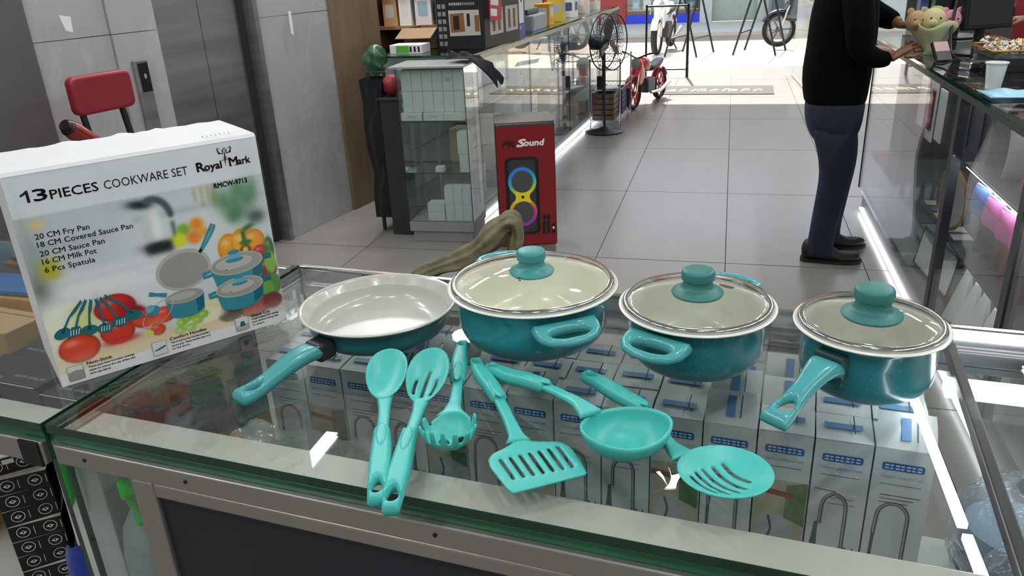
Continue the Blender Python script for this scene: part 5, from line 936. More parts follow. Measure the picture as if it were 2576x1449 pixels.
def aframe(name, label, loc, rz, w_, h_, board=None):
    t = thing(name, label, 'stand', loc, rz)
    for sy in (-1, 1):
        for x in (-w_ / 2, w_ / 2): MB().tube([(x, sy * h_ * .28, 0), (x, 0, h_)], .016, 8).build('leg', FRB, t, 60)
        MB().tube([(-w_ / 2, sy * h_ * .2, h_ * .28), (w_ / 2, sy * h_ * .2, h_ * .28)], .012, 8).build('crossbar', FRB, t, 60)
    MB().tube([(-w_ / 2, 0, h_), (w_ / 2, 0, h_)], .016, 8).build('top_bar', FRB, t, 60)
    if board: MB(Matrix.Rotation(atan2(.28, 1), 4, 'X')).box(-w_ / 2 + .03, .0, h_ * .5, w_ / 2 - .03, .006, h_ * .97).build('board', board, t, loc=(0, -h_ * .28, 0))
aframe('a_frame_stand', 'black a-frame stand on the street left of the doorway centre', (-.62, 13.2, 0), rad(70), .7, .95)
aframe('a_frame_stand', 'black a-frame stand in front of the dark street motorcycle', (.45, 13.25, 0), rad(75), .7, 1.15, mat('sign_board', '2E3C48', .5))
t = thing('metal_barrier', 'thin black metal barrier frame at the left of the shop doorway', 'barrier', (-1.05, 10.62, 0)); MB().tube([(0, 0, .02), (0, 0, .9)], .014, 8).build('post', FRB, t, 60); MB().tube([(.53, 0, .0), (.52, 0, .9)], .018, 8).build('post', FRB, t, 60); MB().tube([(0, 0, .1), (.53, 0, .1)], .009, 8).build('rail', FRB, t, 60); MB().tube([(0, 0, .88), (.53, 0, .88)], .012, 8).build('rail', FRB, t, 60)
t = thing('door_mat', 'dark grey entrance mat with pale script lettering at the shop doorway', 'mat', (-.80, 9.20, 0), rad(-1)); MB().box(0, 0, 0, 1.30, .62, .008).build('mat', mat('mat_grey', '56544F', .95, bump=.3, bscale=120), t, bevel=.003)
p = MB(Matrix.Translation((.08, .2, .0085)))
for k in range(9):
    x = .04 + .115 * k + .02 * (k % 3); p.line(spl([(x, .0, 0), (x + .05, .14 + .05 * (k % 2), 0), (x + .085, .10, 0), (x + .045, .02, 0), (x + .10, .05 + .04 * (k % 3), 0)], 5), [.012, .02, .03, .03, .02, .03, .035, .03, .02, .015, .02, .03, .03, .02, .015, .02, .02, .015, .012, .01, .008])
p.build('script_lettering', mat('mat_cream', 'D8C8A0', .9), t)
# glass door leaf at the right of the entrance and opposite shop
d2 = sempty('door_2', (.84, 9.3, 0), rad(3)); b = MB(); b.box(-.005, 0, .02, .005, 1.3, 2.4); b.i = [1, 1, 1, 1, 0, 0]; b.build('glass_leaf', [glass('door_glass', 'EAF0EC', .05, 1.5, .35, 'F2F2EA'), ALU], d2); MB().box(-.012, -.02, 0, .012, .0, 2.42).box(-.012, 0, 0, .012, 1.3, .03).build('door_frame', ALU, d2); MB().tube([(-.03, .06, .95), (-.03, .06, 1.25)], .012, 8).build('handle', CHROME, d2, 60)
FAC = mat('facade_grey', 'C4C0B4', .7); REDF = mat('facade_red', 'A8322E', .5); BLF = mat('kick_blue', '2638C8', .4)
sf = thing('shop_front', 'bright shop front across the street with red pillar and blue kick board', 'building', (0, 19.6, 0))
MB().box(-9, 1.2, 0, 9, 1.4, 4).build('rear_wall', FAC, sf); MB().box(-9, 0, 2.9, 9, .3, 4.2).build('fascia', REDF, sf); MB().box(-3.1, -.05, .02, -2.42, .25, 2.9).build('pillar', REDF, sf); MB().box(-.72, -.02, 0, -.45, .2, 2.9).build('pillar', FAC, sf); MB().box(.55, -.02, 0, .8, .2, 2.9).build('pillar', FAC, sf)
MB().box(-2.42, -.02, .02, -.72, .06, .22).build('kick_board', BLF, sf)
for k in range(3): b = MB(); b.box(-2.42 + .567 * k + .01, .0, .22, -2.42 + .567 * (k + 1) - .01, .012, 2.9); b.i = [0, 0, 0, 0, 0, 0]; b.build('window_pane', GLASS, sf)
for k in range(1, 3): MB().box(-2.42 + .567 * k - .015, -.005, .22, -2.42 + .567 * k + .015, .02, 2.9).build('mullion', ALU, sf)
MB().box(-.45, .15, .02, .55, .19, 2.4).build('grey_door', mat('door_grey_green', 'A8AC9E', .6), sf); MB().box(.8, 0, .02, 9, .1, 2.9).build('right_wall', FAC, sf); MB().box(-9, 0, .02, -3.1, .1, 2.9).build('left_wall', FAC, sf)
for z in (.3, .62, .94): MB().box(-2.4, .1, z, -.75, .5, z + .02).build('display_shelf', ALU, sf)
for k, c_ in enumerate(('6FA8C8', 'E8E6E0', 'C86A78', '8CC4D8', 'D8D8DC', '4A6A8A', 'E0B0B8', 'B8D0D8', 'F0EEE8', '7A9AB0', 'D8A0A0', 'DDE4E8')):
    x = -2.3 + .26 * (k % 6); z = .32 if k < 6 else .64; t = thing('window_goods', 'pastel goods in the opposite shop window, %s from the left on the %s shelf' % (ORD[k % 6], 'lower' if k < 6 else 'upper'), 'box', (x, 19.75, z)); MB().box(0, 0, 0, .18, .2, .22).build('carton', mat('window_' + c_, c_, .5), t, bevel=.01); MB().box(.04, -.002, .06, .14, 0, .15).build('label_print', gm[k], t)
MB().box(.85, -.25, .02, 1.35, .0, 2.0).build('side_display', mat('display_dark', '5A5E62', .5), sf)
# ================================================================ right hand showcase
RX, RY0, RY1, RT = .775, 1.30, 4.83, 1.0
rc = thing('right_showcase', 'glass showcase with dark posts along the right side of the aisle', 'counter', (RX, 0, 0)); RG = glass('showcase_glass', 'F8FAFA', 0, 1.38)
MB().box(.03, RY0, .0, .52, RY1, .15).build('plinth', STEEL, rc); MB().box(.020, RY0, .018, .028, RY1, .026).build('floor_led', FLED, rc)
b = MB(); b.box(-.012, RY0, RT - .012, .55, RY1 + .01, RT); b.i = [0, 0, 1, 1, 1, 1]; b.build('glass_top', [SMOKE, GEDGE], rc); MB().box(-.010, RY0, RT - .035, .008, RY1, RT - .012).box(.008, RY0, RT - .015, .02, RY1, RT - .012).build('front_rail', DGREY, rc)
for y in (2.27, 3.025): MB().box(-.002, y - .022, .15, .03, y + .022, RT - .012).build('post', DGREY, rc)
MB().box(-.001, RY1 - .008, .15, .012, RY1, RT - .012).build('corner_seal', BLACK, rc)
for y0, y1 in ((RY0, 2.25), (2.29, 3.0), (3.05, RY1 - .01)): b = MB(); b.box(.002, y0, .15, .008, y1, RT - .035); b.i = [0, 0, 0, 0, 0, 0]; b.build('front_pane', RG, rc)
b = MB(); b.box(.012, RY1 - .006, .15, .54, RY1, RT - .012); b.build('end_pane', RG, rc)
for z, y0, y1 in ((.44, RY0, 3.0), (.74, RY0, 3.0), (.36, 3.05, RY1 - .02)): MB().box(.04, y0, z - .008, .5, y1, z).build('shelf', glass('shelf_glass', 'DCE4E4', 0, 1.5) if z == .36 else mat('shelf_grey', '3C4042', .4), rc)
MB().box(.52, RY0, .0, .54, 3.5, RT - .012).build('back_panel', mat('back_grey', '6A6E72', .5), rc); MB().box(.009, RY0 + .05, RT - .030, .015, RY1 - .05, RT - .018).build('top_glow', SOFTGLOW, rc); MB().box(.05, RY0 + .05, .72, .065, 3.0, .731).build('shelf_led', LED, rc)  # the glowing strip under the front rail is added to brighten the inside
for y_, z_ in ((2.55, .955), (2.62, .728), (2.6, .428), (3.6, .95)): area(rc, .10, .8, 0.7, (.12, y_, z_))  # extra lamps without fixtures, added to brighten the goods on the shelves
def bagm(name, tint, pc, op): return glass(name, tint, .08, 1.5, op, pc, wrinkle=.7, wscale=22)
PKB = bagm('pink_bag', 'E88CC8', 'E070B8', .75); BLB = bagm('blue_bag', '6C94D8', '5078C8', .75); RDB = bagm('red_bag', '8A3A40', '5E161C', .92); DKB = bagm('dark_bag', '3A4048', '1C2026', .9); MIS = bagm('misty_bag', 'C8CCC8', 'B0B4AE', .55); ROS = bagm('rose_bag', 'C88890', 'A85860', .85)
def pouch(name, label, x, y, z, w_, h_, d_, m, rz=0, group=None, card=None):
    """soft film packet: pinched top and bottom seams, standing"""
    t = thing(name, label, 'packet', (RX + x, y, z), rz, group); b = MB(); N, K = 16, 10; vs = []
    for j in range(K + 1):
        f = j / K; th_ = d_ * .5 * (sin(pi * min(1, max(0, f))) ** .6) + .002
        for k in range(N):
            a = 2 * pi * k / N; vs.append((th_ * cos(a) * (1 + .12 * sin(3 * a + 5 * f)), w_ * .5 * (abs(sin(a)) ** .6) * (1 if sin(a) >= 0 else -1) * (1 - .08 * sin(pi * f)), h_ * f + .004 * sin(2 * a + 3 * f) * (0 < f < 1)))
    b.add(vs, [(j * N + k, j * N + (k + 1) % N, (j + 1) * N + (k + 1) % N, (j + 1) * N + k) for j in range(K) for k in range(N)] + [tuple(range(N))[::-1], tuple(K * N + k for k in range(N))]); b.build('film', m, t, 60)
    MB().box(-.003, -w_ * .42, h_ * .95, .003, w_ * .42, h_ * 1.04).build('header_card', card or WHITE, t)
    return t
for k in range(7): pouch('garment_packet', 'clear garment packet, %s from the far end on the right showcase upper shelf' % ORD[k], .16 + .03 * (k % 2), 2.92 - .09 * k, .74, .15, .19, .06, (DKB, MIS, MIS, ROS, ROS, MIS, BLB)[k], 1.25, 'garment packets on the upper shelf', mat('header_' + 'abc'[k % 3], ('E8E4E4', 'D8A0A8', '6C9CD0')[k % 3], .5))
for k in range(7): pouch('garment_packet', 'film garment packet, %s from the far end on the right showcase middle shelf' % ORD[k], .17, 2.90 - .095 * k, .44, .16, .2, .07, (DKB, DKB, RDB, RDB, RDB, RDB, ROS)[k], 1.2, 'garment packets on the middle shelf')
for k, (y, m, l_) in enumerate(((2.80, BLB, 'glossy blue film packet lying against the glass before the pink ones'), (2.66, PKB, 'glossy pink film packet against the showcase glass, furthest of three'), (2.52, PKB, 'glossy pink film packet against the showcase glass, middle of three'), (2.38, PKB, 'glossy pink film packet against the showcase glass, nearest of three'))): pouch('bright_packet', l_, .06, y, .60, .13, .10, .045, m, .1)
for k in range(5): pouch('pink_packet', 'folded pink packet in the nearest bay of the right showcase, %s from the far end' % ORD[k], .12, 2.18 - .1 * k, .44, .14, .17, .08, PKB if k % 2 else ROS, .9, 'pink packets in the nearest bay')
for k in range(6):
    o = MB(Matrix.Translation((RX + .09, 2.9 - .11 * k, .151)) @ Matrix.Rotation(.5, 4, 'Z')).add([(0, 0, 0), (0, .09, 0), (.05, .09, 0), (.05, 0, 0), (.02, .01, .22 - .02 * (k % 2)), (.02, .03, .22 - .02 * (k % 2)), (.03, .03, .22), (.03, .01, .22)], [(0, 1, 5, 4), (1, 2, 6, 5), (2, 3, 7, 6), (3, 0, 4, 7), (4, 5, 6, 7), (3, 2, 1, 0)]).build('folded_card', WHITE, None, bevel=.002); tag(o, 'pointed white folded card, %s from the far end at the showcase bottom' % ORD[k], 'card', 'white folded cards in the showcase')
GOLD = mat('gold_trim', 'C89A50', .25, .9)
t = thing('phone_case', 'dark red phone case on a white card hanging inside the right showcase', 'phone case', (RX + .035, 3.55, .72)); MB().box(0, -.055, -.02, .006, .055, .23).build('card', WHITE, t); MB(Matrix.Translation((-.005, 0, .1))).box(-.006, -.04, -.075, .004, .04, .085).build('case', mat('case_red', '84202A', .35), t, bevel=.005, seg=3)
for k in range(3): MB().box(-.013, -.03, .045 + .035 * k, -.011, .03, .05 + .035 * k).build('ridge', mat('case_dark', '5A141C', .35), t)
MB().lathe([(.012, 0), (.014, .003), (.012, .006), (.010, .003), (.012, 0)], 20).build('ring', GOLD, t, 60).matrix_local = plane((-.012, -.012, .055), (0, 1, 0), (0, 0, 1))
for k, y in enumerate((3.38, 3.72)): o = MB(Matrix.Translation((RX + .03, y, .73))).box(0, -.05, 0, .006, .05, .20).build('white_card', WHITE, None, bevel=.002); tag(o, 'blank white card beside the red phone case, %s one' % ('nearer' if k == 0 else 'further'), 'card')
t = thing('hanging_display', 'black display board behind the red phone case in the right showcase', 'board', (RX + .2, 3.5, .36)); MB().box(0, -.35, .2, .012, .3, .59).build('board', BLACK, t, bevel=.006); MB().box(.012, -.02, 0, .03, .02, .5).build('stand', DGREY, t)
for y in (-.25, -.08, .1): MB().box(-.004, y, .3, 0, y + .1, .5).build('label_print', DGREY, t)
t = thing('table_mirror', 'round gold rimmed mirror standing on the showcase shelf', 'mirror', (RX + .1, 3.30, .36), .2)
MB(plane((0, 0, .16), (0, -1, 0), (0, 0, 1))).lathe([(.115, -.006), (.125, 0), (.115, .006), (.108, 0), (.115, -.006)], 48).build('rim', GOLD, t, 60); MB(plane((-.001, 0, .16), (0, -1, 0), (0, 0, 1))).ell(0, 0, .112, .112, 0).build('glass', CHROME, t); MB().box(-.02, -.05, 0, .03, .05, .012).box(-.004, -.008, .01, .008, .008, .05).build('foot', GOLD, t)
t = thing('gold_frame', 'gold edged glass frame standing tilted near the showcase bottom', 'frame', (RX + .08, 3.35, .152), .1)
b = MB(Matrix.Rotation(.15, 4, 'Y')); b.tube([(0, -.2, .01), (0, .2, .01), (0, .2, .17), (0, -.2, .17)], .006, 6, closed=True); b.build('frame', GOLD, t, 60); MB(Matrix.Rotation(.15, 4, 'Y')).box(-.002, -.195, .014, .002, .195, .166).build('pane', WHITE, t)
t = thing('tray_box', 'low gold edged white tray box at the showcase bottom behind the frame', 'box', (RX + .25, 3.75, .151)); MB().box(-.1, -.2, 0, .1, .2, .06).build('tray', WHITE, t, bevel=.004); MB().tube([(-.1, -.2, .062), (.1, -.2, .062), (.1, .2, .062), (-.1, .2, .062)], .004, 6, closed=True).build('edge', GOLD, t, 60)
t = thing('makeup_palette', 'row of small dark palettes on the middle glass shelf', 'palette', (RX + .15, 3.5, .361)); MB().box(-.05, -.3, 0, .05, .3, .012).build('tray', DGREY, t, bevel=.002)
for k in range(6): MB().box(-.035, -.27 + .095 * k, .012, .035, -.2 + .095 * k, .016).build('pan', gm[k], t)
# ---- on the right showcase
t = thing('paper_cup', 'white tapered plastic cup standing on the right showcase', 'cup', (.846, 2.947, RT)); MB().lathe([(.0001, .0), (.022, 0), (.0225, .002), (.031, .078), (.0335, .079), (.034, .082), (.032, .083), (.0295, .079), (.021, .004), (.0001, .004)], 40).build('cup', mat('cup_white', 'E4E6E4', .4), t, 50); MB().lathe([(.0345, .080), (.0352, .082), (.0345, .084), (.033, .082), (.0345, .080)], 40).build('rim', WHITE, t, 60)
o = cloth('blue_mask_packet', 'pale blue disposable mask packet lying on the right showcase', 'packet', Matrix.Translation((.775, 2.70, RT + .004)), 0, 0, lambda a, c: (.22 * a, .16 * c + .01 * a, .004 * sin(a * 14) * sin(c * 5) + .005), mat('mask_blue', '8FC4D8', .5), 16, .003)
t = thing('jewellery_tray', 'gold edged clear tray heaped with beads on the right showcase', 'tray', (.93, 3.30, RT)); 
TRG = glass('tray_acrylic', 'DCE0E4', .02, 1.5); b = MB(); b.box(0, 0, 0, .42, .30, .004).box(0, 0, 0, .004, .30, .075).box(.416, 0, 0, .42, .3, .075).box(0, 0, 0, .42, .004, .075).box(0, .296, 0, .42, .3, .075); b.build('tray', TRG, t); MB().tube([(0, 0, .077), (.42, 0, .077), (.42, .3, .077), (0, .3, .077)], .005, 8, closed=True).build('gold_edge', GOLD, t, 60)
b = MB(); r2 = random.Random(4)
for k in range(420):
    x, y, z = .02 + .38 * r2.random(), .02 + .26 * r2.random(), .055 + .04 * r2.random() * r2.random() + .008; r_ = .007 + .005 * r2.random()
    b.add([(x + r_, y, z), (x - r_, y, z), (x, y + r_, z), (x, y - r_, z), (x, y, z + r_), (x, y, z - r_)], [(0, 2, 4), (2, 1, 4), (1, 3, 4), (3, 0, 4), (2, 0, 5), (1, 2, 5), (3, 1, 5), (0, 3, 5)], k % 3)
o = b.build('beads', [mat('pearl', 'EAE4D8', .2, coat=1), mat('gold_bead', 'D8B070', .25, .6), mat('clear_bead', 'D0D4DC', .1)], t); o['kind'] = 'stuff'
MB().box(.01, .01, .004, .41, .29, .05).build('insert', mat('tray_insert', '5A5450', .6), t)
t = thing('tray_goods', 'small magenta bottle and grey box inside a clear case behind the cup', 'case', (1.02, 3.02, RT)); MB().box(0, 0, 0, .16, .12, .05).build('box', mat('case_grey', '9AA0A8', .4), t, bevel=.006); MB().lathe([(.0001, .05), (.022, .05), (.022, .10), (.012, .115), (.0001, .115)], 20).build('bottle', mat('magenta_plastic', 'A03C78', .3), t, 50, loc=(.11, .06, 0))
def monitor(name, label, loc, rz, w_, h_, tilt):
    t = thing(name, label, 'monitor', loc, rz); M = Matrix.Translation((0, 0, .10)) @ Matrix.Rotation(tilt, 4, 'X')
    MB(M).box(-w_ / 2, -.018, 0, w_ / 2, .018, h_).build('housing', BLACK, t, bevel=.008, seg=3); MB(M).box(-w_ / 2 + .012, -.0195, .02, w_ / 2 - .012, -.018, h_ - .012).build('screen', mat('screen_dark', '0A0B10', .1, coat=.5), t); MB().tube([(0, .03, .01), (0, .035, .2)], .022, 12).build('stem', BLACK, t, 60); MB().lathe([(.0001, 0), (.12, 0), (.125, .006), (.1, .014), (.0001, .018)], 32).build('foot', BLACK, t, 50); return t
monitor('monitor', 'black monitor standing on the right showcase beside the plush bouquet', (1.06, 3.93, RT), rad(28), .24, .42, -.10)
monitor('monitor', 'second dark monitor further back behind the plush bouquet', (1.10, 4.66, RT), rad(185), .20, .26, .05)
o = MB().tube(spl([(.93, 3.90, 1.32), (.91, 3.86, 1.16), (.895, 3.78, 1.06), (.90, 3.70, 1.012), (.98, 3.62, 1.006), (1.06, 3.60, 1.008)], 8), .007, 8).build('black_cable', BLACK, None, 60); tag(o, 'thick black cable looping down in front of the monitor', 'cable')
t = thing('card_reader', 'small dark payment device with pink screen leaning on the right showcase', 'device', (.86, 3.66, RT), .3); MB(Matrix.Rotation(-.7, 4, 'X')).box(-.035, 0, 0.004, .035, .018, .10).build('body', BLACK, t, bevel=.005); MB(Matrix.Rotation(-.7, 4, 'X')).box(-.03, -.001, .05, .03, 0, .095).build('screen', mat('pink_screen', 'B89090', .3), t)
t = thing('charger_block', 'chrome and black charger block under the showcase top edge', 'device', (.90, 3.42, RT), .5); MB().box(-.04, -.03, 0, .04, .03, .03).build('block', CHROME, t, bevel=.008, seg=3); MB().tube(spl([(.0, .03, .02), (.0, .08, .03), (-.03, .12, .008), (-.02, .18, .006)], 6), .004, 6).build('lead', BLACK, t, 60)
# plush bouquet: wrapped cone of soft toys
PL = {k: mat('plush_' + k, c_, .9, vary=.1, bump=.5, bscale=140, sheen=.5) for k, c_ in (('tan', 'BC9868'), ('cream', 'D8CC98'), ('lime', 'A4C040'), ('pink', 'E4A0B0'), ('brown', '9A7448'))}
t = thing('plush_bouquet', 'bouquet of small soft toys wrapped in pale green paper held on the showcase', 'bouquet', (.855, 3.92, RT))
b = MB(); N = 36; vs = []
for j, (r_, z) in enumerate(((.03, .002), (.04, .03), (.065, .07), (.09, .11), (.10, .13))):
    for k in range(N): a = 2 * pi * k / N; q = 1 + .1 * sin(5 * a) * j / 4; vs.append((r_ * q * cos(a), r_ * q * sin(a), z + .016 * sin(4 * a) * (j / 4) ** 2))
o = b.add(vs, [(j * N + k, j * N + (k + 1) % N, (j + 1) * N + (k + 1) % N, (j + 1) * N + k) for j in range(4) for k in range(N)]).build('wrapping', mat('pale_green_wrap', 'CCD2A8', .6), t, 50); md = o.modifiers.new('s', 'SOLIDIFY'); md.thickness = .003
def sph(x, y, z, a, b_, c_): return Matrix.Translation((x, y, z)) @ Matrix.Diagonal((a, b_, c_, 1))
SP = [(sin(pi * k / 10), -cos(pi * k / 10)) for k in range(11)]; SP[0] = (.0001, -1); SP[-1] = (.0001, 1)
for nm, x, y, z, r_, m, ears in (('tan_toy', -.075, -.01, .145, .045, 'tan', 1), ('cream_toy', -.015, -.03, .150, .050, 'cream', 0), ('lime_toy', .005, .02, .165, .040, 'lime', 0), ('pink_toy', .06, -.01, .145, .044, 'pink', 1), ('brown_toy', .085, .03, .14, .036, 'brown', 1)):
    b = MB(); b.lathe(SP, 20, T=sph(x, y, z, r_, r_, r_ * .92)); b.lathe(SP, 14, T=sph(x - .2 * r_, y - .8 * r_, z - .2 * r_, r_ * .42, r_ * .4, r_ * .34))
    if ears:
        for s_ in (-1, 1): b.lathe(SP, 12, T=sph(x + s_ * .65 * r_, y, z + .8 * r_, r_ * .34, r_ * .2, r_ * .38))
    h_ = b.build(nm, PL[m], t, 60)
    e = MB()
    for s_ in (-1, 1): e.lathe(SP, 8, T=sph(x + s_ * .36 * r_, y - .9 * r_, z + .12 * r_, r_ * .1, r_ * .08, r_ * .1))
    e.build('eyes', BLACK, h_, 60)
# ================================================================ people
SKIN = mat('skin_brown', '8A6048', .5, vary=.06); HAIR = mat('black_hair', '141210', .7, bump=.4); SWE = mat('black_sweater', '060608', .95, vary=.2, bump=.25, bscale=90, spec=.1); JEAN = mat('dark_blue_jeans', '121C30', .85, vary=.35, scale=9, bump=.2, bscale=120); SHO = mat('black_shoe', '121214', .55)
def skin(name, verts, edges, m, parent, sub=2, root=0, sm=True):
    me = bpy.data.meshes.new(name); me.from_pydata([v[:3] for v in verts], edges, []); o = bpy.data.objects.new(name, me); C.objects.link(o); o.parent = parent; me.materials.append(m)
    md = o.modifiers.new('skin', 'SKIN'); md.use_smooth_shade = True; md.branch_smoothing = .6
    for i, v in enumerate(verts): d = me.skin_vertices[0].data[i]; d.radius = (v[3], v[4] if len(v) > 4 else v[3]); d.use_root = (i == root)
    s_ = o.modifiers.new('sub', 'SUBSURF'); s_.levels = s_.render_levels = sub
    return o
def chain(pts): return [(i, i + 1) for i in range(len(pts) - 1)]
def hand(parent, wrist, d, up, side, m=None, curl=.5):
    """five separate fingers on a palm; d points along the hand, up out of its back, side = +1/-1 for the thumb"""
    m = m or SKIN; d = V(d).normalized(); u = V(up).normalized(); s_ = d.cross(u).normalized() * side; w_ = V(wrist)
    vs = [w_ - d * .03, w_, w_ + d * .04, w_ + d * .075]; skin('palm', [(*vs[0], .026, .02), (*vs[1], .026, .019), (*vs[2], .036, .017), (*vs[3], .036, .014)], chain(vs), m, parent, 2, 1)
    for k, (o_, l) in enumerate(((.028, .068), (.010, .077), (-.009, .072), (-.027, .056))):
        b = w_ + d * .065 + s_ * o_; p = [b]; dd = d.copy()
        for q in range(3): dd = (dd * cos(curl * .55) - u * sin(curl * .55)).normalized(); dd = (dd - u * .18 * curl * q).normalized(); p.append(p[-1] + dd * l * (.45, .32, .25)[q])
        skin('finger', [(*p[0], .0095), (*p[1], .009), (*p[2], .0083), (*p[3], .007)], chain(p), m, parent, 1)
    b = w_ + d * .02 + s_ * .022; p = [b, b + d * .03 + s_ * .022 - u * .008, b + d * .056 + s_ * .024 - u * .02, b + d * .076 + s_ * .016 - u * .03]
    skin('thumb', [(*p[0], .012), (*p[1], .0108), (*p[2], .0095), (*p[3], .0078)], chain(p), m, parent, 1)
def loft(secs, n=28):
    """rings (cx, cy, z, rx, ry) stacked, closed at both ends"""
    b = MB(); vs = []
    for i, (cx_, cy_, z, rx, ry) in enumerate(secs):
        for k in range(n): a = 2 * pi * k / n; c_, s_ = cos(a), sin(a); e = 2 / 2.4; vs.append((cx_ + rx * abs(c_) ** e * (1 if c_ >= 0 else -1), cy_ + ry * abs(s_) ** e * (1 if s_ >= 0 else -1), z + .003 * sin(3 * a + i)))
    return b.add(vs, [(i * n + k, i * n + (k + 1) % n, (i + 1) * n + (k + 1) % n, (i + 1) * n + k) for i in range(len(secs) - 1) for k in range(n)] + [tuple(range(n))[::-1], tuple((len(secs) - 1) * n + k for k in range(n))])
def head(t, c, rz, hair=HAIR):
    """egg shaped head facing local +x with nose, ears, eyes, mouth and short hair"""
    M = Matrix.Translation(c) @ Matrix.Rotation(rz, 4, 'Z'); vs = []; N, K = 28, 18
    for j in range(K + 1):
        f = pi * j / K
        for k in range(N):
            a = 2 * pi * k / N; x, y, z = .095 * sin(f) * cos(a), .077 * sin(f) * sin(a), -.122 * cos(f)
            if z < -.03: q = 1 + (z + .03) * 2.6; x = x * q + .012 * (1 - q) * 3; y *= q
            if abs(y) < .016 and x > .06 and -.05 < z < .015: x += .022 * (1 - abs(y) / .016) * (1 - abs(z + .02) / .04 if abs(z + .02) < .04 else 0)
            if x > .055 and .0 < z < .03 and .015 < abs(y) < .045: x -= .006
            vs.append((x, y, z))
    MB(M).add(vs, [(j * N + k, j * N + (k + 1) % N, (j + 1) * N + (k + 1) % N, (j + 1) * N + k) for j in range(K) for k in range(N)]).build('head', SKIN, t, 70)
    hv = [tuple(V(p) * 1.07 + V((-.008, 0, .008))) for p in vs]; fs = [(j * N + k, j * N + (k + 1) % N, (j + 1) * N + (k + 1) % N, (j + 1) * N + k) for j in range(K) for k in range(N)]
    fs = [f for f in fs if (lambda p: p[2] > .055 or (p[0] < .01 and p[2] > -.05))([sum(hv[i][q] for i in f) / 4 for q in range(3)])]
    MB(M).add(hv, fs).build('hair', hair, t, 70)
    for s_ in (-1, 1): MB(M).lathe(SP, 10, T=sph(0, s_ * .079, -.005, .018, .008, .03)).build('ear', SKIN, t, 70); MB(M).lathe(SP, 8, T=sph(.084, s_ * .03, .014, .009, .012, .007)).build('eye', WHITE, t, 70); MB(M).lathe(SP, 8, T=sph(.0915, s_ * .03, .014, .004, .005, .005)).build('pupil', BLACK, t, 70)
    MB(M).lathe(SP, 10, T=sph(.086, 0, -.056, .008, .022, .006)).build('mouth', mat('lips', '7A4A40', .5), t, 70)
def person(name, label, loc, rz=0): return thing(name, label, 'person', loc, rz)
t = person('person', 'man in black sweater, jeans and black shoes standing at the right showcase', (.50, 4.06, 0))
# one continuous body: pelvis root, legs, spine, neck, arms
B = [(0, 0, .88, .085, .085), (.0, 0, 1.02, .10, .09), (.01, 0, 1.24, .11, .09), (.02, 0, 1.36, .045), (.025, 0, 1.44, .05), (.0, -.08, .76, .055), (.028, -.098, .44, .045), (-.008, -.11, .09, .034), (.05, -.11, .045, .02), (.02, .08, .76, .055), (.07, .096, .44, .045), (.048, .10, .09, .034), (.10, .10, .045, .02),
     (.02, -.125, 1.28, .03), (.055, -.222, 1.04, .030), (.205, -.20, 1.005, .026), (.02, .125, 1.28, .03), (.14, .21, 1.165, .034), (.27, .10, 1.11, .028)]
skin('body', B, [(0, 1), (1, 2), (2, 3), (3, 4), (0, 5), (5, 6), (6, 7), (7, 8), (0, 9), (9, 10), (10, 11), (11, 12), (2, 13), (13, 14), (14, 15), (2, 16), (16, 17), (17, 18)], SKIN, t)
head(t, (.045, 0, 1.56), 0)
loft([(.0, 0, .765, .128, .155), (-.002, 0, .78, .140, .165), (-.006, 0, .84, .148, .168), (-.008, 0, .93, .155, .172), (.0, 0, 1.03, .150, .172), (.0, 0, 1.14, .150, .178), (.002, 0, 1.24, .138, .178), (.006, 0, 1.32, .115, .15), (.014, 0, 1.38, .08, .10), (.02, 0, 1.42, .062, .062)]).build('sweater', SWE, t, 60, sub=1)
SL = [(.02, -.13, 1.30, .075), (.03, -.185, 1.22, .073), (.045, -.215, 1.12, .066), (.05, -.225, 1.04, .062), (.095, -.222, 1.0, .054), (.155, -.207, .992, .043), (.185, -.20, .999, .038)]; skin('sleeve', SL, chain(SL), SWE, t, 2, 0)
SL = [(.02, .13, 1.30, .075), (.07, .19, 1.22, .072), (.14, .21, 1.165, .064), (.21, .16, 1.135, .052), (.258, .115, 1.115, .04)]; skin('sleeve', SL, chain(SL), SWE, t, 2, 0)
hand(t, (.207, -.197, 1.006), (.82, .3, .48), (-.15, -.75, .65), 1, curl=.9); hand(t, (.275, .095, 1.108), (.8, -.5, -.05), (.1, -.1, 1), 1, curl=.8)
jb = loft([(.01, 0, .57, .075, .11), (.008, 0, .62, .108, .150), (.004, 0, .67, .126, .165), (.0, 0, .71, .132, .167), (.0, 0, .76, .135, .165), (.0, 0, .81, .136, .160)])
for lg_secs in ([(-.010, -.11, .028, .066, .062), (-.010, -.11, .045, .068, .064), (-.008, -.11, .10, .060, .060), (.0, -.108, .2, .062, .062), (.018, -.102, .36, .068, .068), (.03, -.098, .45, .073, .072), (.02, -.09, .56, .088, .082), (.004, -.082, .64, .103, .078), (.0, -.075, .70, .100, .07)], [(.044, .10, .028, .066, .06), (.044, .10, .045, .068, .064), (.046, .10, .10, .059, .06), (.052, .10, .2, .061, .062), (.066, .098, .36, .067, .068), (.072, .096, .45, .071, .072), (.058, .09, .56, .086, .082), (.025, .08, .64, .100, .078), (.01, .075, .70, .098, .07)]):
    for i_ in range(len(lg_secs)): q_ = lg_secs[i_]; lg_secs[i_] = (q_[0], q_[1], q_[2], q_[3] * (1 + .025 * sin(i_ * 2.7)), q_[4])
    lb = loft(lg_secs); jb.add(lb.v, lb.f)
jb.build('jeans', JEAN, t, 70, sub=1)
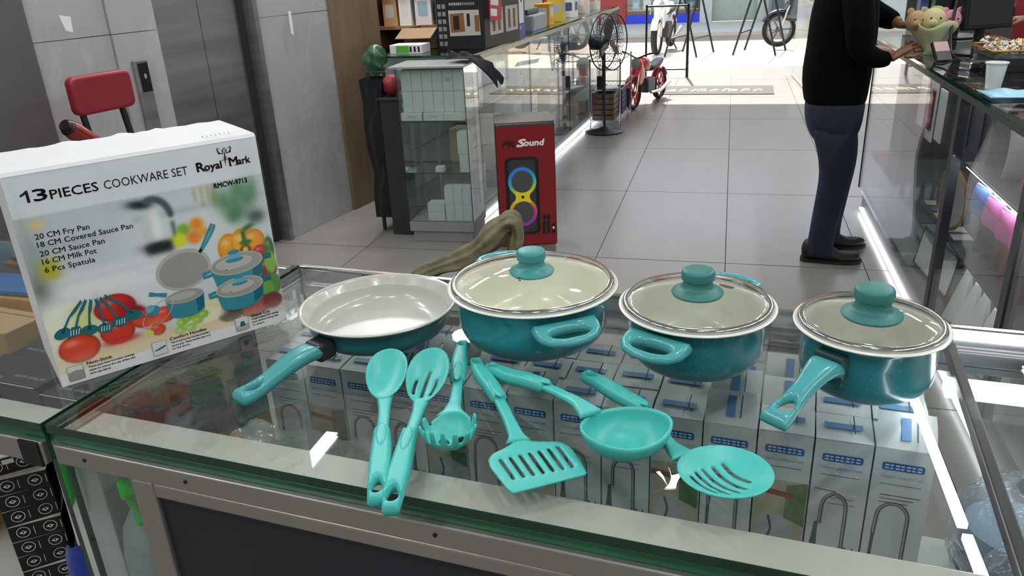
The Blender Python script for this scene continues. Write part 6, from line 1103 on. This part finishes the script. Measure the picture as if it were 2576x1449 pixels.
for k, (x, y) in enumerate(((-.02, -.11), (.035, .10))):
    ou = [tuple(p)[:2] for p in spl([(-.075, 0, 0), (-.06, -.036, 0), (.0, -.036, 0), (.09, -.048, 0), (.17, -.036, 0), (.205, 0, 0), (.17, .04, 0), (.09, .045, 0), (0, .036, 0), (-.06, .036, 0)], 4, True)]
    M = Matrix.Translation((x, y, 0)) @ Matrix.Rotation(-.05 if k == 0 else .12, 4, 'Z')
    s_ = MB(M).plate(ou, [], lambda xx, y_: .028 + .030 * max(0, 1 - max(0, xx - .0) / .11), lambda xx, y_: .028 + .030 * max(0, 1 - max(0, xx) / .11) - .004, .016, rr=.026).build('shoe', SHO, t, 60)
    MB(M).prism([(p[0] * 1.03, p[1] * 1.05) for p in ou], 0, .016).build('sole', RUB, s_, 40)
t = person('person', 'person in dark red polo shirt behind the right showcase, mostly out of frame', (1.72, 5.25, 0), rad(200))
B = [(0, 0, .84, .11, .10), (.0, 0, 1.02, .12, .10), (.01, 0, 1.24, .13, .11), (.02, 0, 1.36, .06), (.025, 0, 1.44, .05), (.0, -.09, .80, .08), (.0, -.10, .44, .055), (0, -.11, .06, .04), (.0, .09, .80, .08), (.0, .10, .44, .055), (0, .10, .06, .04), (.03, -.17, 1.32, .055), (.02, -.23, 1.06, .042), (.22, -.14, 1.05, .03), (.03, .17, 1.32, .055), (.02, .23, 1.06, .042), (.22, .14, 1.05, .03)]
skin('body', B, [(0, 1), (1, 2), (2, 3), (3, 4), (0, 5), (5, 6), (6, 7), (0, 8), (8, 9), (9, 10), (2, 11), (11, 12), (12, 13), (2, 14), (14, 15), (15, 16)], SKIN, t)
head(t, (.045, 0, 1.56), 0); POLO = mat('dark_red_polo', '8E1220', .8, bump=.2, bscale=150)
loft([(0, 0, .80, .135, .17), (0, 0, .95, .14, .175), (0, 0, 1.1, .145, .185), (.0, 0, 1.24, .135, .19), (.006, 0, 1.32, .11, .16), (.014, 0, 1.38, .08, .10), (.02, 0, 1.42, .062, .062)]).build('polo_shirt', POLO, t, 60, sub=1)
for s_ in (-1, 1):
    SL = [(.02, s_ * .13, 1.30, .07), (.03, s_ * .19, 1.22, .07), (.025, s_ * .215, 1.13, .066)]; skin('sleeve', SL, chain(SL), POLO, t, 2); hand(t, (.23, s_ * .135, 1.05), (1, -s_ * .3, 0), (0, 0, 1), -s_, curl=.5)
    p = [(.0, s_ * .08, .72, .1), (.0, s_ * .10, .44, .07), (0, s_ * .10, .06, .06)]; skin('trouser_leg', p, chain(p), mat('dark_trousers', '1C1C22', .8), t, 2)
MB(plane((.149, .06, 1.2), (0, 1, 0), (0, 0, 1))).ell(0, 0, .026, .03, 0).build('chest_badge', WHITE, t); MB(plane((.152, .06, 1.2), (0, 1, 0), (0, 0, 1))).line(spl([(-.012, .016, 0), (.008, .004, 0), (-.004, -.006, 0), (.012, -.018, 0)], 4), .009).build('badge_mark', POLO, t)
MB(plane((.151, .06, 1.14), (0, 1, 0), (0, 0, 1))).flat([(-.03, 0), (.03, .002), (.03, .006), (-.03, .004)]).build('pocket_edge', mat('pocket_pale', 'B86A70', .8), t)
# low shelving far behind the right showcase
t = thing('book_shelf', 'low shelf with upright blue and white packets behind the plush bouquet', 'shelf', (1.55, 6.4, 0)); MB().box(-.3, -.2, 0, .6, .2, .9).build('cabinet', mat('shelf_dark', '4A4644', .5), t); MB().box(-.32, -.22, 1.12, .62, .2, 1.14).build('board', SHW, t); MB().box(-.32, .18, .9, .62, .2, 1.6).build('back', mat('shelf_back_grey', '6A6A6E', .5), t)
for k in range(12): tt = thing('upright_packet', 'slim blue or white packet upright on the low shelf, %s from the left' % ORD[k], 'packet', (1.26 + .07 * k, 6.28, .9), 0, 'upright packets on the low shelf'); MB().box(0, 0, 0, .05, .12, .2).build('packet', gm[(k * 5) % 12] if k % 2 else mat('packet_blue', '4A6A98', .5), tt, bevel=.003); MB().box(.01, -.001, .05, .04, 0, .15).build('label_print', PW, tt)
